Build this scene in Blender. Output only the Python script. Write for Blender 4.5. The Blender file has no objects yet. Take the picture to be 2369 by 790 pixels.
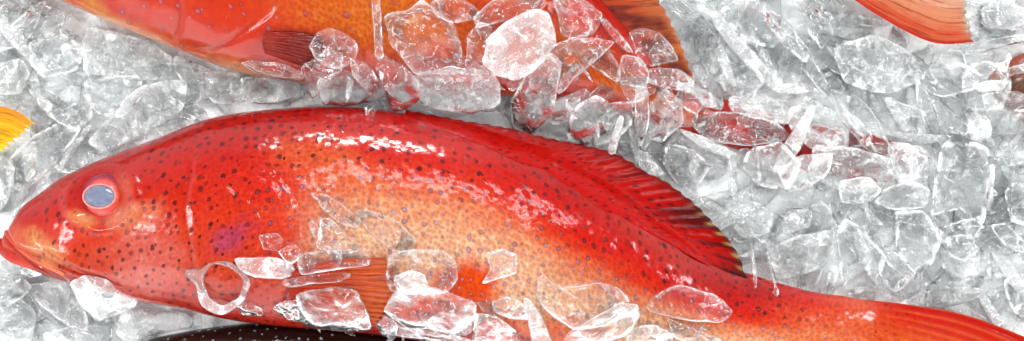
import bpy, math, random
import numpy as np
from mathutils import noise as mnoise, Vector

random.seed(11)
rng = np.random.default_rng(11)
K = 0.00018                  # metres per photograph pixel on the plane of the fish's backs
CX, CY = 1184.5, 395.0
HPX = 0.62 / K               # camera height, in the same units
C = bpy.context.scene.collection


def lin(r, g, b):
    def f(c):
        c /= 255.0
        return c / 12.92 if c <= 0.04045 else ((c + 0.055) / 1.055) ** 2.4
    return np.array([f(r), f(g), f(b)])


def W(px, py, z=0.0):
    """world point (in metres) that stands at height z over the bed"""
    s = 1.0 - z / HPX
    return np.array([(px - CX) * s * K, (CY - py) * s * K, z * K])


def sstep(a, b, x):
    t = np.clip((x - a) / (b - a), 0, 1)
    return t * t * (3 - 2 * t)


def vnoise(x, y, seed=0):
    xi = np.floor(x).astype(np.int64); yi = np.floor(y).astype(np.int64)
    fx = x - xi; fy = y - yi
    fx = fx * fx * (3 - 2 * fx); fy = fy * fy * (3 - 2 * fy)

    def h(i, j):
        n = (i * 374761393 + j * 668265263 + seed * 974711) & 0xFFFFFFFF
        n = ((n ^ (n >> 13)) * 1274126177) & 0xFFFFFFFF
        return ((n ^ (n >> 16)) & 0xFFFF) / 65535.0
    return (h(xi, yi) * (1 - fx) + h(xi + 1, yi) * fx) * (1 - fy) + (h(xi, yi + 1) * (1 - fx) + h(xi + 1, yi + 1) * fx) * fy


def fbm(x, y, seed=0, o=4):
    a = 0.5; s = 0; n = 0
    for k in range(o):
        s = s + a * vnoise(x * 2 ** k, y * 2 ** k, seed + k * 17); n += a; a *= 0.5
    return s / n


def catmull(pts, t):
    """pts (n, d), t array in 0..n-1"""
    pts = np.asarray(pts, float); n = len(pts)
    i = np.clip(np.floor(t).astype(int), 0, n - 2); f = (t - i)[:, None]
    p0 = pts[np.clip(i - 1, 0, n - 1)]; p1 = pts[i]; p2 = pts[i + 1]; p3 = pts[np.clip(i + 2, 0, n - 1)]
    return 0.5 * (2 * p1 + (p2 - p0) * f + (2 * p0 - 5 * p1 + 4 * p2 - p3) * f * f + (3 * p1 - p0 - 3 * p2 + p3) * f ** 3)


def resample_poly(pts, n):
    """open polyline, smooth, n points evenly by length"""
    d = catmull(pts, np.linspace(0, len(pts) - 1, 30 * len(pts)))
    s = np.concatenate([[0], np.cumsum(np.linalg.norm(np.diff(d, axis=0), axis=1))])
    q = np.linspace(0, s[-1], n)
    return np.stack([np.interp(q, s, d[:, k]) for k in range(d.shape[1])], 1)


def mesh_from(name, verts, faces, mat, parent=None, col=None, mask=None, uv=None, attr=None, smooth=True):
    me = bpy.data.meshes.new(name)
    me.from_pydata([tuple(v) for v in verts], [], faces)
    if col is not None:
        a = me.attributes.new('Col', 'FLOAT_COLOR', 'POINT')
        a.data.foreach_set('color', np.concatenate([col, np.ones((len(col), 1))], 1).astype(np.float32).ravel())
    if mask is not None:
        a = me.attributes.new('Mask', 'FLOAT_COLOR', 'POINT')
        a.data.foreach_set('color', np.concatenate([mask, np.ones((len(mask), 1))], 1).astype(np.float32).ravel())
    if attr is not None:
        a = me.attributes.new('rim', 'FLOAT', 'POINT')
        a.data.foreach_set('value', np.asarray(attr, np.float32))
    if uv is not None:
        l = me.attributes.new('SkinUV', 'FLOAT2', 'POINT')
        l.data.foreach_set('vector', np.asarray(uv, np.float32).ravel())
    if smooth:
        me.polygons.foreach_set('use_smooth', [True] * len(me.polygons))
    me.materials.append(mat)
    me.update()
    o = bpy.data.objects.new(name, me); C.objects.link(o)
    if parent is not None:
        o.parent = parent
    return o


def tag(o, label, cat, group=None, kind=None):
    if label: o['label'] = label
    if cat: o['category'] = cat
    if group: o['group'] = group
    if kind: o['kind'] = kind
    return o


def grid_faces(nu, nv, wrap=False, off=0, flip=False):
    f = []
    for i in range(nu - 1):
        for j in range(nv if wrap else nv - 1):
            a = off + i * nv + j; b = off + i * nv + (j + 1) % nv
            c = off + (i + 1) * nv + (j + 1) % nv; d = off + (i + 1) * nv + j
            f.append((a, d, c, b) if flip else (a, b, c, d))
    return f


# ------------------------------------------------------------- node helpers
class NT:
    def __init__(s, name):
        s.m = bpy.data.materials.new(name); s.m.use_nodes = True
        s.t = s.m.node_tree; s.t.nodes.clear()
        s.out = s.t.nodes.new('ShaderNodeOutputMaterial')

    def n(s, typ, **kw):
        nd = s.t.nodes.new(typ)
        ins = kw.pop('ins', {})
        for k, v in kw.items(): setattr(nd, k, v)
        for k, v in ins.items(): s.put(nd.inputs[k], v)
        return nd

    def put(s, sock, v):
        if isinstance(v, bpy.types.NodeSocket): s.t.links.new(v, sock)
        elif isinstance(v, bpy.types.Node): s.t.links.new(v.outputs[0], sock)
        else:
            if hasattr(v, '__len__') and len(v) == 3 and sock.type == 'RGBA': v = (*v, 1)
            sock.default_value = v

    def math(s, op, a, b=0.0, clamp=False):
        nd = s.n('ShaderNodeMath', operation=op, use_clamp=clamp); s.put(nd.inputs[0], a); s.put(nd.inputs[1], b)
        return nd.outputs[0]

    def smooth(s, x, a, b, lo=0.0, hi=1.0):
        nd = s.n('ShaderNodeMapRange', interpolation_type='SMOOTHSTEP')
        for k, v in zip(('Value', 'From Min', 'From Max', 'To Min', 'To Max'), (x, a, b, lo, hi)): s.put(nd.inputs[k], v)
        return nd.outputs[0]

    def mix(s, f, a, b, blend='MIX'):
        nd = s.n('ShaderNodeMix', data_type='RGBA', blend_type=blend)
        s.put(nd.inputs[0], f); s.put(nd.inputs[6], a); s.put(nd.inputs[7], b)
        return nd.outputs[2]

    def attr(s, name):
        return s.n('ShaderNodeAttribute', attribute_name=name)

    def vscale(s, v, k):
        nd = s.n('ShaderNodeVectorMath', operation='SCALE'); s.put(nd.inputs[0], v); s.put(nd.inputs[3], k)
        return nd.outputs[0]

    def vadd(s, a, b):
        nd = s.n('ShaderNodeVectorMath', operation='ADD'); s.put(nd.inputs[0], a); s.put(nd.inputs[1], b)
        return nd.outputs[0]

    def noise(s, vec, scale, detail=3.0, rough=0.55, dim='3D'):
        nd = s.n('ShaderNodeTexNoise', noise_dimensions=dim); s.put(nd.inputs['Vector'], vec)
        nd.inputs['Scale'].default_value = scale; nd.inputs['Detail'].default_value = detail
        nd.inputs['Roughness'].default_value = rough
        return nd

    def bump(s, h, dist, strength=1.0, normal=None):
        nd = s.n('ShaderNodeBump'); s.put(nd.inputs['Height'], h)
        nd.inputs['Distance'].default_value = dist; s.put(nd.inputs['Strength'], strength)
        if normal is not None: s.put(nd.inputs['Normal'], normal)
        return nd.outputs[0]

    def done(s, sh):
        s.t.links.new(sh.outputs[0] if isinstance(sh, bpy.types.Node) else sh, s.out.inputs[0])
        return s.m


def skin_material(name, spacing, radius, dark, pale, scale_px=11.0, rand=0.8, rough=0.34, bump_k=1.0, coat=1.0, deep=0.46, glint=0.32):
    T = NT(name)
    uv = T.attr('SkinUV').outputs['Vector']
    colr = T.mix(1.0, T.attr('Col').outputs['Color'], (deep, deep * 0.97, deep * 0.9), 'MULTIPLY')
    msk = T.n('ShaderNodeSeparateColor'); T.put(msk.inputs[0], T.attr('Mask').outputs['Color'])
    pal, spt, scl = msk.outputs[0], msk.outputs[1], msk.outputs[2]
    wob = T.noise(uv, 0.11, 2)
    wv = T.vscale(T.vadd(wob.outputs['Color'], (-0.5, -0.5, -0.5)), 9.0)
    uvd = T.vadd(uv, wv)
    # fine mottling of the flesh
    mot = T.noise(uv, 0.034, 7, 0.78)
    c1 = T.mix(T.smooth(mot.outputs[0], 0.5, 0.74), colr, T.mix(1.0, colr, (1.14, 2.2, 2.2), 'MULTIPLY'))
    c1 = T.mix(T.smooth(mot.outputs[0], 0.48, 0.25), c1, T.mix(1.0, c1, (0.78, 0.55, 0.55), 'MULTIPLY'))
    fine = T.noise(uv, 0.22, 3, 0.6)
    c1 = T.mix(T.smooth(fine.outputs[0], 0.35, 0.7, 0.0, 0.4), c1, T.mix(1.0, c1, (1.1, 1.45, 1.4), 'MULTIPLY'))
    # scales
    sv = T.n('ShaderNodeTexVoronoi', voronoi_dimensions='2D', feature='F1')
    T.put(sv.inputs['Vector'], T.vscale(uv, 1.0 / scale_px)); sv.inputs['Scale'].default_value = 1; sv.inputs['Randomness'].default_value = 0.85
    rimc = T.smooth(sv.outputs['Distance'], 0.35, 0.62)
    c1 = T.mix(T.math('MULTIPLY', rimc, T.math('MULTIPLY', scl, 0.9)), c1, T.mix(1.0, c1, (1.16, 1.38, 1.62), 'MULTIPLY'))
    c1 = T.mix(T.math('MULTIPLY', T.smooth(sv.outputs['Distance'], 0.3, 0.05), T.math('MULTIPLY', scl, 0.9)), c1, T.mix(1.0, c1, (0.87, 0.68, 0.6), 'MULTIPLY'))
    # spots
    vo = T.n('ShaderNodeTexVoronoi', voronoi_dimensions='2D', feature='F1')
    T.put(vo.inputs['Vector'], T.vscale(uvd, 1.0 / spacing)); vo.inputs['Scale'].default_value = 1; vo.inputs['Randomness'].default_value = rand
    rs = T.n('ShaderNodeSeparateColor'); T.put(rs.inputs[0], vo.outputs['Color'])
    r = T.math('MULTIPLY', T.math('ADD', T.math('MULTIPLY', rs.outputs[0], 0.7), 0.62), radius)
    d = T.math('DIVIDE', vo.outputs['Distance'], r)
    sm = T.math('MULTIPLY', T.math('MULTIPLY', T.smooth(d, 1.12, 0.75), spt), T.math('ADD', T.math('MULTIPLY', rs.outputs[1], 0.55), 0.45))
    ctr = T.math('MULTIPLY', T.smooth(d, 0.85, 0.35), T.math('MULTIPLY', pal, T.math('ADD', T.math('MULTIPLY', rs.outputs[2], 0.6), 0.2)))
    c2 = T.mix(T.math('MULTIPLY', sm, T.math('SUBTRACT', 0.95, T.math('MULTIPLY', pal, 0.3))), c1, dark)
    c3 = T.mix(ctr, c2, pale)
    # bumps
    hb = T.math('MULTIPLY', T.math('SUBTRACT', 1.0, sv.outputs['Distance']), scl)
    # every scale is a little mirror tilted its own way
    tl = T.n('ShaderNodeVectorMath', operation='SUBTRACT'); T.put(tl.inputs[0], T.vscale(uv, 1.0 / scale_px)); T.put(tl.inputs[1], sv.outputs['Position'])
    dt = T.n('ShaderNodeVectorMath', operation='DOT_PRODUCT'); T.put(dt.inputs[0], T.vadd(sv.outputs['Color'], (-0.5, -0.5, -0.5))); T.put(dt.inputs[1], tl.outputs[0])
    hb = T.math('ADD', T.math('MULTIPLY', dt.outputs['Value'], T.math('ADD', T.math('MULTIPLY', scl, 2.6), 0.5)), T.math('MULTIPLY', hb, 0.3))
    n1 = T.bump(hb, glint * K * bump_k, 1.0)
    wet = T.noise(uv, 0.016, 2, 0.45)
    n2 = T.bump(wet.outputs[0], 0.9 * K * bump_k, 1.0, n1)
    wet2 = T.noise(uv, 0.3, 2, 0.5)
    n3 = T.bump(wet2.outputs[0], 0.16 * K * bump_k, 1.0, n2)
    b = T.n('ShaderNodeBsdfPrincipled')
    T.put(b.inputs['Base Color'], c3)
    T.put(b.inputs['Roughness'], T.smooth(wet.outputs[0], 0.3, 0.7, rough - 0.1, rough + 0.15))
    T.put(b.inputs['Normal'], n3)
    b.inputs['Specular IOR Level'].default_value = 0.05
    b.inputs['Coat Weight'].default_value = coat; T.put(b.inputs['Coat Roughness'], T.smooth(fine.outputs[0], 0.35, 0.65, 0.04, 0.11)); b.inputs['Coat IOR'].default_value = 1.36
    T.put(b.inputs['Coat Normal'], n3)
    return T.done(b)


def fin_material(name, rough=0.28, trans=0.12, deep=0.45):
    T = NT(name)
    uv = T.attr('SkinUV').outputs['Vector']
    colr = T.mix(1.0, T.attr('Col').outputs['Color'], (deep, deep * 0.9, deep * 0.9), 'MULTIPLY')
    mot = T.noise(uv, 0.03, 5, 0.7)
    c = T.mix(T.smooth(mot.outputs[0], 0.45, 0.75, 0, 0.7), colr, T.mix(1.0, colr, (1.1, 1.5, 1.4), 'MULTIPLY'))
    # pale torn streaks that run out along the rays
    st = T.n('ShaderNodeMapping'); T.put(st.inputs[0], uv); st.inputs['Scale'].default_value = (0.16, 0.012, 1)
    sn = T.noise(st.outputs[0], 1.0, 3, 0.6)
    c = T.mix(T.smooth(sn.outputs[0], 0.5, 0.66, 0, 0.8), c, T.mix(1.0, c, (0.5, 0.3, 0.35), 'MULTIPLY'))
    n1 = T.bump(sn.outputs[0], 3 * K, 1.0)
    w = T.noise(uv, 0.12, 3)
    n2 = T.bump(w.outputs[0], 1 * K, 1.0, n1)
    b = T.n('ShaderNodeBsdfPrincipled')
    T.put(b.inputs['Base Color'], c); b.inputs['Roughness'].default_value = rough
    T.put(b.inputs['Normal'], n2); b.inputs['Coat Weight'].default_value = 0.6; b.inputs['Coat Roughness'].default_value = 0.05; b.inputs['Coat IOR'].default_value = 1.36; b.inputs['Specular IOR Level'].default_value = 0.05
    T.put(b.inputs['Coat Normal'], n2)
    tr = T.n('ShaderNodeBsdfTranslucent'); T.put(tr.inputs[0], c)
    mx = T.n('ShaderNodeMixShader'); mx.inputs[0].default_value = trans
    T.put(mx.inputs[1], b.outputs[0]); T.put(mx.inputs[2], tr.outputs[0])
    return T.done(mx)


def plain_material(name, color, rough=0.25, coat=0.5, bump=2.0, use_col=False, nscale=900):
    T = NT(name)
    g = T.n('ShaderNodeTexCoord').outputs['Object']
    nz = T.noise(g, nscale, 4, 0.6)
    base = T.attr('Col').outputs['Color'] if use_col else color
    c = T.mix(T.smooth(nz.outputs[0], 0.35, 0.7), base, T.mix(1.0, base, (0.8, 0.75, 0.78), 'MULTIPLY'))
    b = T.n('ShaderNodeBsdfPrincipled'); T.put(b.inputs['Base Color'], c)
    b.inputs['Roughness'].default_value = rough; b.inputs['Coat Weight'].default_value = coat; b.inputs['Coat Roughness'].default_value = 0.04; b.inputs['Coat IOR'].default_value = 1.36; b.inputs['Specular IOR Level'].default_value = 0.05
    nn = T.bump(nz.outputs[0], bump * K, 1.0)
    T.put(b.inputs['Normal'], nn); T.put(b.inputs['Coat Normal'], nn)
    return T.done(b)


def ice_material(name, frost=0.12, rim_white=0.5, rough=0.04, bump=5.0, tint=(0.993, 0.997, 0.997), bubbles=0.22, veins=0.5, ior=1.25, through=0.55, white=(0.93, 0.94, 0.943), trans=0.4):
    """clear melting ice: refraction, white frosted patches, rims whitened by frost and painted edge light, trapped bubbles"""
    T = NT(name)
    g = T.n('ShaderNodeTexCoord').outputs['Object']
    oi = T.n('ShaderNodeObjectInfo')
    off = T.n('ShaderNodeCombineXYZ'); T.put(off.inputs[0], oi.outputs['Random']); T.put(off.inputs[1], T.math('MULTIPLY', oi.outputs['Random'], 3.7))
    g = T.vadd(g, off.outputs[0])
    big = T.noise(g, 190, 4, 0.6); big.inputs['Distortion'].default_value = 0.6
    ripple = T.noise(g, 260, 4, 0.62); ripple.inputs['Distortion'].default_value = 0.8
    fine = T.noise(g, 1500, 2, 0.5)
    n1 = T.bump(ripple.outputs[0], bump * K * 0.5, 1.0)
    n2 = T.bump(fine.outputs[0], bump * K * 0.05, 1.0, n1)
    rim = T.attr('rim').outputs['Fac']
    f = T.smooth(big.outputs[0], 0.52, 0.75, 0.0, frost * 2.2)
    f = T.math('ADD', f, frost * 0.4)
    # white cracks and healed seams inside
    vn = T.noise(g, 95, 3, 0.55); vn.inputs['Distortion'].default_value = 1.3
    va = T.math('ABSOLUTE', T.math('SUBTRACT', vn.outputs[0], 0.5))
    vm = T.math('MULTIPLY', T.smooth(va, 0.022, 0.004), T.smooth(ripple.outputs[0], 0.45, 0.6))
    f = T.math('ADD', f, T.math('MULTIPLY', vm, veins))
    rm = T.math('MULTIPLY', T.smooth(rim, 0.80, 1.0), T.smooth(big.outputs[0], 0.44, 0.58))
    f = T.math('ADD', f, T.math('MULTIPLY', rm, rim_white))  # frosty edge, also whitened to stand in for light caught by the rim
    bv = T.n('ShaderNodeTexVoronoi', feature='F1'); T.put(bv.inputs['Vector'], g); bv.inputs['Scale'].default_value = 330
    bsel = T.n('ShaderNodeSeparateColor'); T.put(bsel.inputs[0], bv.outputs['Color'])
    bb = T.math('MULTIPLY', T.smooth(bv.outputs['Distance'], 0.22, 0.12), T.smooth(bsel.outputs[0], 0.6, 0.62))
    f = T.math('ADD', f, T.math('MULTIPLY', bb, bubbles), clamp=True)
    gl = T.n('ShaderNodeBsdfGlass'); gl.inputs['IOR'].default_value = ior
    T.put(gl.inputs['Color'], tint); gl.inputs['Roughness'].default_value = rough; T.put(gl.inputs['Normal'], n2)
    df = T.n('ShaderNodeBsdfPrincipled'); T.put(df.inputs['Base Color'], white); df.inputs['Roughness'].default_value = 0.25
    T.put(df.inputs['Normal'], n2); df.inputs['Coat Weight'].default_value = 0.5; df.inputs['Coat Roughness'].default_value = 0.06; T.put(df.inputs['Coat Normal'], n2)
    tr = T.n('ShaderNodeBsdfTranslucent'); T.put(tr.inputs[0], white)
    wm = T.n('ShaderNodeMixShader'); wm.inputs[0].default_value = trans
    T.put(wm.inputs[1], df.outputs[0]); T.put(wm.inputs[2], tr.outputs[0])
    # thin flakes let part of the light straight through
    tp = T.n('ShaderNodeBsdfTransparent'); T.put(tp.inputs[0], tint)
    gt = T.n('ShaderNodeMixShader'); gt.inputs[0].default_value = through
    T.put(gt.inputs[1], gl.outputs[0]); T.put(gt.inputs[2], tp.outputs[0])
    # a film of melt water
    gy = T.n('ShaderNodeBsdfGlossy'); gy.inputs['Roughness'].default_value = 0.06; T.put(gy.inputs['Normal'], n2)
    fr = T.n('ShaderNodeFresnel'); fr.inputs[0].default_value = 1.33; T.put(fr.inputs['Normal'], n2)
    gw = T.n('ShaderNodeMixShader'); T.put(gw.inputs[0], fr.outputs[0]); T.put(gw.inputs[1], gt.outputs[0]); T.put(gw.inputs[2], gy.outputs[0])
    gl = gw
    mx = T.n('ShaderNodeMixShader'); T.put(mx.inputs[0], f)
    T.put(mx.inputs[1], gl.outputs[0]); T.put(mx.inputs[2], wm.outputs[0])
    return T.done(mx)
# ---------------------------------------------------------------- height map of what lies on the bed
GX0, GY0, GS = -240, -200, 5
GW, GH = 570, 240
hm = np.full((GH, GW), -1e9)          # tops of fish
gxx, gyy = np.meshgrid(GX0 + GS * np.arange(GW), GY0 + GS * np.arange(GH))


def splat(px, py, z):
    i = np.round((px - GX0) / GS).astype(int); j = np.round((py - GY0) / GS).astype(int)
    ok = (i >= 0) & (i < GW) & (j >= 0) & (j < GH)
    np.maximum.at(hm, (j[ok], i[ok]), z[ok])


def fill_holes():
    global hm
    p = np.pad(hm, 1, constant_values=-1e9)
    q = [p[1 + a:GH + 1 + a, 1 + b:GW + 1 + b] for a in (-1, 0, 1) for b in (-1, 0, 1)]
    hm = np.where((hm < -1e8) & (np.sum([k > -1e8 for k in q], axis=0) >= 5), np.max(q, axis=0), hm)


def hat(a, px, py):
    i = np.clip(np.round((np.asarray(px) - GX0) / GS).astype(int), 0, GW - 1); j = np.clip(np.round((np.asarray(py) - GY0) / GS).astype(int), 0, GH - 1)
    return a[j, i]


def poly_dist(px, py, line):
    """distance to a polyline and signed side"""
    best = np.full(px.shape, 1e9); side = np.zeros(px.shape)
    for (ax, ay), (bx, by) in zip(line[:-1], line[1:]):
        dx, dy = bx - ax, by - ay; L2 = dx * dx + dy * dy
        t = np.clip(((px - ax) * dx + (py - ay) * dy) / L2, 0, 1)
        d = np.hypot(px - ax - t * dx, py - ay - t * dy)
        s = np.sign((px - ax) * dy - (py - ay) * dx)
        up = d < best
        side = np.where(up, s, side); best = np.where(up, d, best)
    return best, side


def blob(col, px, py, x, y, rx, ry, ang, c, w=1.0, seed=0, jag=0.5):
    a = math.radians(ang); ca, sa = math.cos(a), math.sin(a)
    dx, dy = px - x, py - y
    q = np.hypot((dx * ca + dy * sa) / rx, (-dx * sa + dy * ca) / ry)
    q = q + jag * (fbm(px / 45.0, py / 45.0, seed + 5) - 0.5)
    m = (w * sstep(1.25, 0.35, q))[:, None]
    return col * (1 - m) + np.asarray(c) * m


def ramp(c, stops):
    xs = [s[0] for s in stops]; cs = np.array([s[1] for s in stops])
    return np.stack([np.interp(c, xs, cs[:, k]) for k in range(3)], 1)


def make_root(name, px, py, z, label, cat):
    r = bpy.data.objects.new(name, None); C.objects.link(r)
    r.location = W(px, py, z); r.empty_display_size = 0.02
    return tag(r, label, cat)


def to_local(root, px, py, z):
    v = np.stack([(px - CX) * K, (CY - py) * K, z * K], 1)
    return v - np.array(root.location)


def body(root, st, nu, nv, colf, mat, creases=(), zc=0.0, power=2.25, hmap=True, bumps=None, sag=None):
    """st: stations (top x, top y, bottom x, bottom y, half thickness)"""
    st = np.array(st, float)
    t = np.linspace(0, len(st) - 1, nu)
    # even spacing along the mid line
    mid = (st[:, :2] + st[:, 2:4]) / 2
    dn = catmull(mid, np.linspace(0, len(st) - 1, 2000)); s = np.concatenate([[0], np.cumsum(np.linalg.norm(np.diff(dn, axis=0), axis=1))])
    t = np.interp(np.linspace(0, s[-1], nu), s, np.linspace(0, len(st) - 1, 2000))
    P = catmull(st, t); P[:, 4] = np.maximum(P[:, 4], 1.0)
    nt = nv; nb = max(10, nv // 4)
    th = np.concatenate([np.linspace(0, math.pi, nt, endpoint=False), np.linspace(math.pi, 2 * math.pi, nb, endpoint=False)])
    c = -np.cos(th); sg = np.where(th < math.pi, 1.0, -1.0)
    zz = sg * (1 - np.abs(c) ** power + 1e-9) ** (1 / 2.0)
    ctr = (P[:, :2] + P[:, 2:4]) / 2; half = (P[:, 2:4] - P[:, :2]) / 2
    X = ctr[:, 0:1] + half[:, 0:1] * c; Y = ctr[:, 1:2] + half[:, 1:2] * c; Z = P[:, 4:5] * zz
    U = np.repeat(np.linspace(0, s[-1], nu)[:, None], len(th), 1)
    dV = np.sqrt(np.diff(X, axis=1) ** 2 + np.diff(Y, axis=1) ** 2 + np.diff(Z, axis=1) ** 2)
    V = np.concatenate([np.zeros((nu, 1)), np.cumsum(dV, 1)], 1)
    Cc = np.repeat(c[None], nu, 0)
    x, y, z, cc = X.ravel(), Y.ravel(), Z.ravel(), Cc.ravel()
    up = z > 0
    for line, depth, width, step in creases:
        d, sd = poly_dist(x, y, line)
        z = z - up * (depth * np.exp(-(d / width) ** 2))
        if step:
            z = z + up * step * np.where(sd > 0, np.exp(-(d / (6 * width)) ** 2), 0) * sstep(0, 1, np.minimum(1, d / width))
    z = z + up * (7 * (fbm(x / 120, y / 120, 3, 2) - 0.5) + 0.8 * (fbm(x / 25, y / 25, 9, 2) - 0.5)) * np.minimum(1, np.abs(z) / 30)
    if bumps is not None:
        z = z + up * bumps(x, y)
    if sag is not None: z = z + sag(x, y)
    z = z + zc
    col, mask = colf(x, y, cc)
    uv = np.stack([U.ravel(), V.ravel()], 1)
    n = len(th)
    fc = grid_faces(nu, n, True)
    fc.append(tuple(range(n))); fc.append(tuple((nu - 1) * n + k for k in reversed(range(n))))
    vs = to_local(root, x, y, z)
    if hmap:
        sel = up
        splat(x[sel], y[sel], z[sel]); fill_holes(); fill_holes()
    return mesh_from('body', vs, fc, mat, root, np.clip(col, 0, 1), np.clip(mask, 0, 1), uv)


def fin(root, name, rows, nu, nv, nrays, colf, mat, th=2.2, corr=2.2, ragged=6.0, follow=None, hmap=False, maskf=None):
    """rows: polylines (px, py, z) from the base to the edge of the fin"""
    R = np.array([resample_poly(np.array(r, float), nu) for r in rows])    # (rows, nu, 3)
    t = np.linspace(0, len(R) - 1, nv)
    G = np.zeros((nu, nv, 3))
    for i in range(nu): G[i] = catmull(R[:, i], t)
    u = np.linspace(0, 1, nu)[:, None]; v = np.linspace(0, 1, nv)[None]
    ray = np.cos(2 * math.pi * nrays * u)
    # the edge is notched between the rays
    notch = (0.5 - 0.5 * ray) * (0.5 + vnoise(u * nrays, u * 0, 4))
    d = G[:, -1] - G[:, -2]; d = d / (np.linalg.norm(d, axis=1)[:, None] + 1e-9)
    G = G - (d[:, None, :] * (ragged * notch * v ** 6)[:, :, None])
    x, y, z = G[..., 0].ravel(), G[..., 1].ravel(), G[..., 2].ravel()
    if follow is not None:
        z = z + hat(follow, x, y)
    wav = (3.0 * (fbm(x / 60, y / 60, 21, 2) - 0.5))
    rr = np.repeat(ray, nv, 1).ravel(); vv = np.repeat(v, nu, 0).ravel(); uu = np.repeat(u, nv, 1).ravel()
    rrg = rr * sstep(0.02, 0.4, vv)
    prof = np.clip(np.minimum(1, 12 * np.minimum(uu, 1 - uu)) * np.minimum(1, 14 * (1 - vv)), 0.12, 1)
    zt = z + wav + prof * (th + corr * 0.5 * (1 + rrg)); zb = z + wav - prof * th
    L = np.concatenate([[0], np.cumsum(np.linalg.norm(np.diff(G[:, nv // 2], axis=0), axis=1))])
    Lv = np.concatenate([[0], np.cumsum(np.linalg.norm(np.diff(G[nu // 2], axis=0), axis=1))])
    uvx = np.repeat(L[:, None], nv, 1).ravel(); uvy = np.repeat(Lv[None], nu, 0).ravel()
    col = colf(x, y, uu, vv, rr)
    mk_ = None if maskf is None else maskf(x, y, uu, vv, rr)
    if mk_ is not None: mk_ = np.concatenate([mk_, mk_])
    vs = np.concatenate([to_local(root, x, y, zt), to_local(root, x, y, zb)])
    N = nu * nv
    fc = grid_faces(nu, nv, flip=True) + grid_faces(nu, nv, off=N)
    def edge(idx):
        for a, b in zip(idx[:-1], idx[1:]): fc.append((a, b, N + b, N + a))
    edge([j for j in range(nv)]); edge([i * nv + nv - 1 for i in range(nu)])
    edge([(nu - 1) * nv + j for j in reversed(range(nv))]); edge([i * nv for i in reversed(range(nu))])
    if hmap: splat(x, y, zt); fill_holes()
    uv = np.stack([uvx, uvy], 1)
    return mesh_from(name, vs, fc, mat, root, np.clip(np.concatenate([col, col]), 0, 1), mk_, np.concatenate([uv, uv]))


def tube(root, name, path, mat, nseg=14, col=None, attr=None, link_parent=True):
    """path rows: px, py, z, radius in plane, radius up"""
    p = np.array(path, float); n = len(p)
    d = np.gradient(p[:, :2], axis=0); d /= np.linalg.norm(d, axis=1)[:, None] + 1e-9
    nr = np.stack([-d[:, 1], d[:, 0]], 1)
    a = np.linspace(0, 2 * math.pi, nseg, endpoint=False)
    x = p[:, 0:1] + nr[:, 0:1] * p[:, 3:4] * np.cos(a); y = p[:, 1:2] + nr[:, 1:2] * p[:, 3:4] * np.cos(a)
    z = p[:, 2:3] + p[:, 4:5] * np.sin(a)
    x, y, z = x.ravel(), y.ravel(), z.ravel()
    fc = grid_faces(n, nseg, True) + [tuple(range(nseg)), tuple((n - 1) * nseg + k for k in reversed(range(nseg)))]
    vs = to_local(root, x, y, z)
    c = None if col is None else np.repeat(col, nseg, 0)
    return mesh_from(name, vs, fc, mat, root if link_parent else None, c, attr=attr)


def dome(root, name, px, py, z, rx, ry, h, mat, colf=None, ang=0.0, n=40, rings=14, p=2.0, tilt=(0, 0), parent=None):
    a = np.linspace(0, 2 * math.pi, n, endpoint=False); r = np.linspace(0.02, 1, rings)
    R, A = np.meshgrid(r, a, indexing='ij')
    lx = rx * R * np.cos(A); ly = ry * R * np.sin(A); lz = h * (1 - R ** p)
    ca, sa = math.cos(ang), math.sin(ang)
    x = px + lx * ca - ly * sa; y = py + lx * sa + ly * ca; zz = z + lz + tilt[0] * (x - px) + tilt[1] * (y - py)
    x, y, zz = x.ravel(), y.ravel(), zz.ravel()
    fc = grid_faces(rings, n, True) + [tuple(range(n))]
    # a rim that goes down, so that the dome is closed below
    base = len(x); k = (rings - 1) * n
    x = np.append(x, x[k:]); y = np.append(y, y[k:]); zz = np.append(zz, zz[k:] - 0.25 * max(h, 8))
    fc += [(k + j, k + (j + 1) % n, base + (j + 1) % n, base + j) for j in range(n)] + [tuple(base + j for j in reversed(range(n)))]
    col = None
    if colf is not None:
        col = np.concatenate([colf(R.ravel(), A.ravel())]); col = np.concatenate([col, col[k:]])
    o = mesh_from(name, to_local(root, x, y, zz), fc, mat, root, col)
    if parent is not None: o.parent = parent
    return o


# ================================================================= the big spotted red grouper
DARKSPOT = lin(62, 4, 12); LILAC = lin(156, 124, 150)
m_red = skin_material('red_spotted_skin', 25.0, 0.2, DARKSPOT, LILAC)
m_fin = fin_material('red_fin')
main = make_root('spotted_grouper', 1000, 520, -60, 'whole bright red grouper with small dark dots and a cloudy eye, lying on crushed ice', 'fish')

ST = [(4, 566, 5, 576, 4), (9, 545, 14, 594, 16), (23, 527, 46, 604, 32), (51, 481, 95, 634, 52), (89, 451, 150, 652, 66),
      (137, 415, 205, 668, 78), (187, 390, 260, 680, 88), (253, 362, 325, 698, 97), (354, 324, 420, 714, 108), (481, 276, 520, 738, 117),
      (600, 256, 620, 752, 122), (767, 246, 755, 764, 124), (900, 257, 880, 776, 122), (1056, 287, 1000, 794, 118), (1190, 326, 1110, 812, 110),
      (1320, 376, 1220, 830, 101), (1440, 444, 1340, 848, 90), (1560, 540, 1450, 864, 77), (1650, 604, 1560, 874, 62), (1740, 636, 1660, 878, 50),
      (1870, 673, 1800, 876, 42), (1956, 686, 1920, 884, 34), (2030, 700, 2000, 900, 22), (2090, 712, 2060, 930, 9)]


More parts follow.
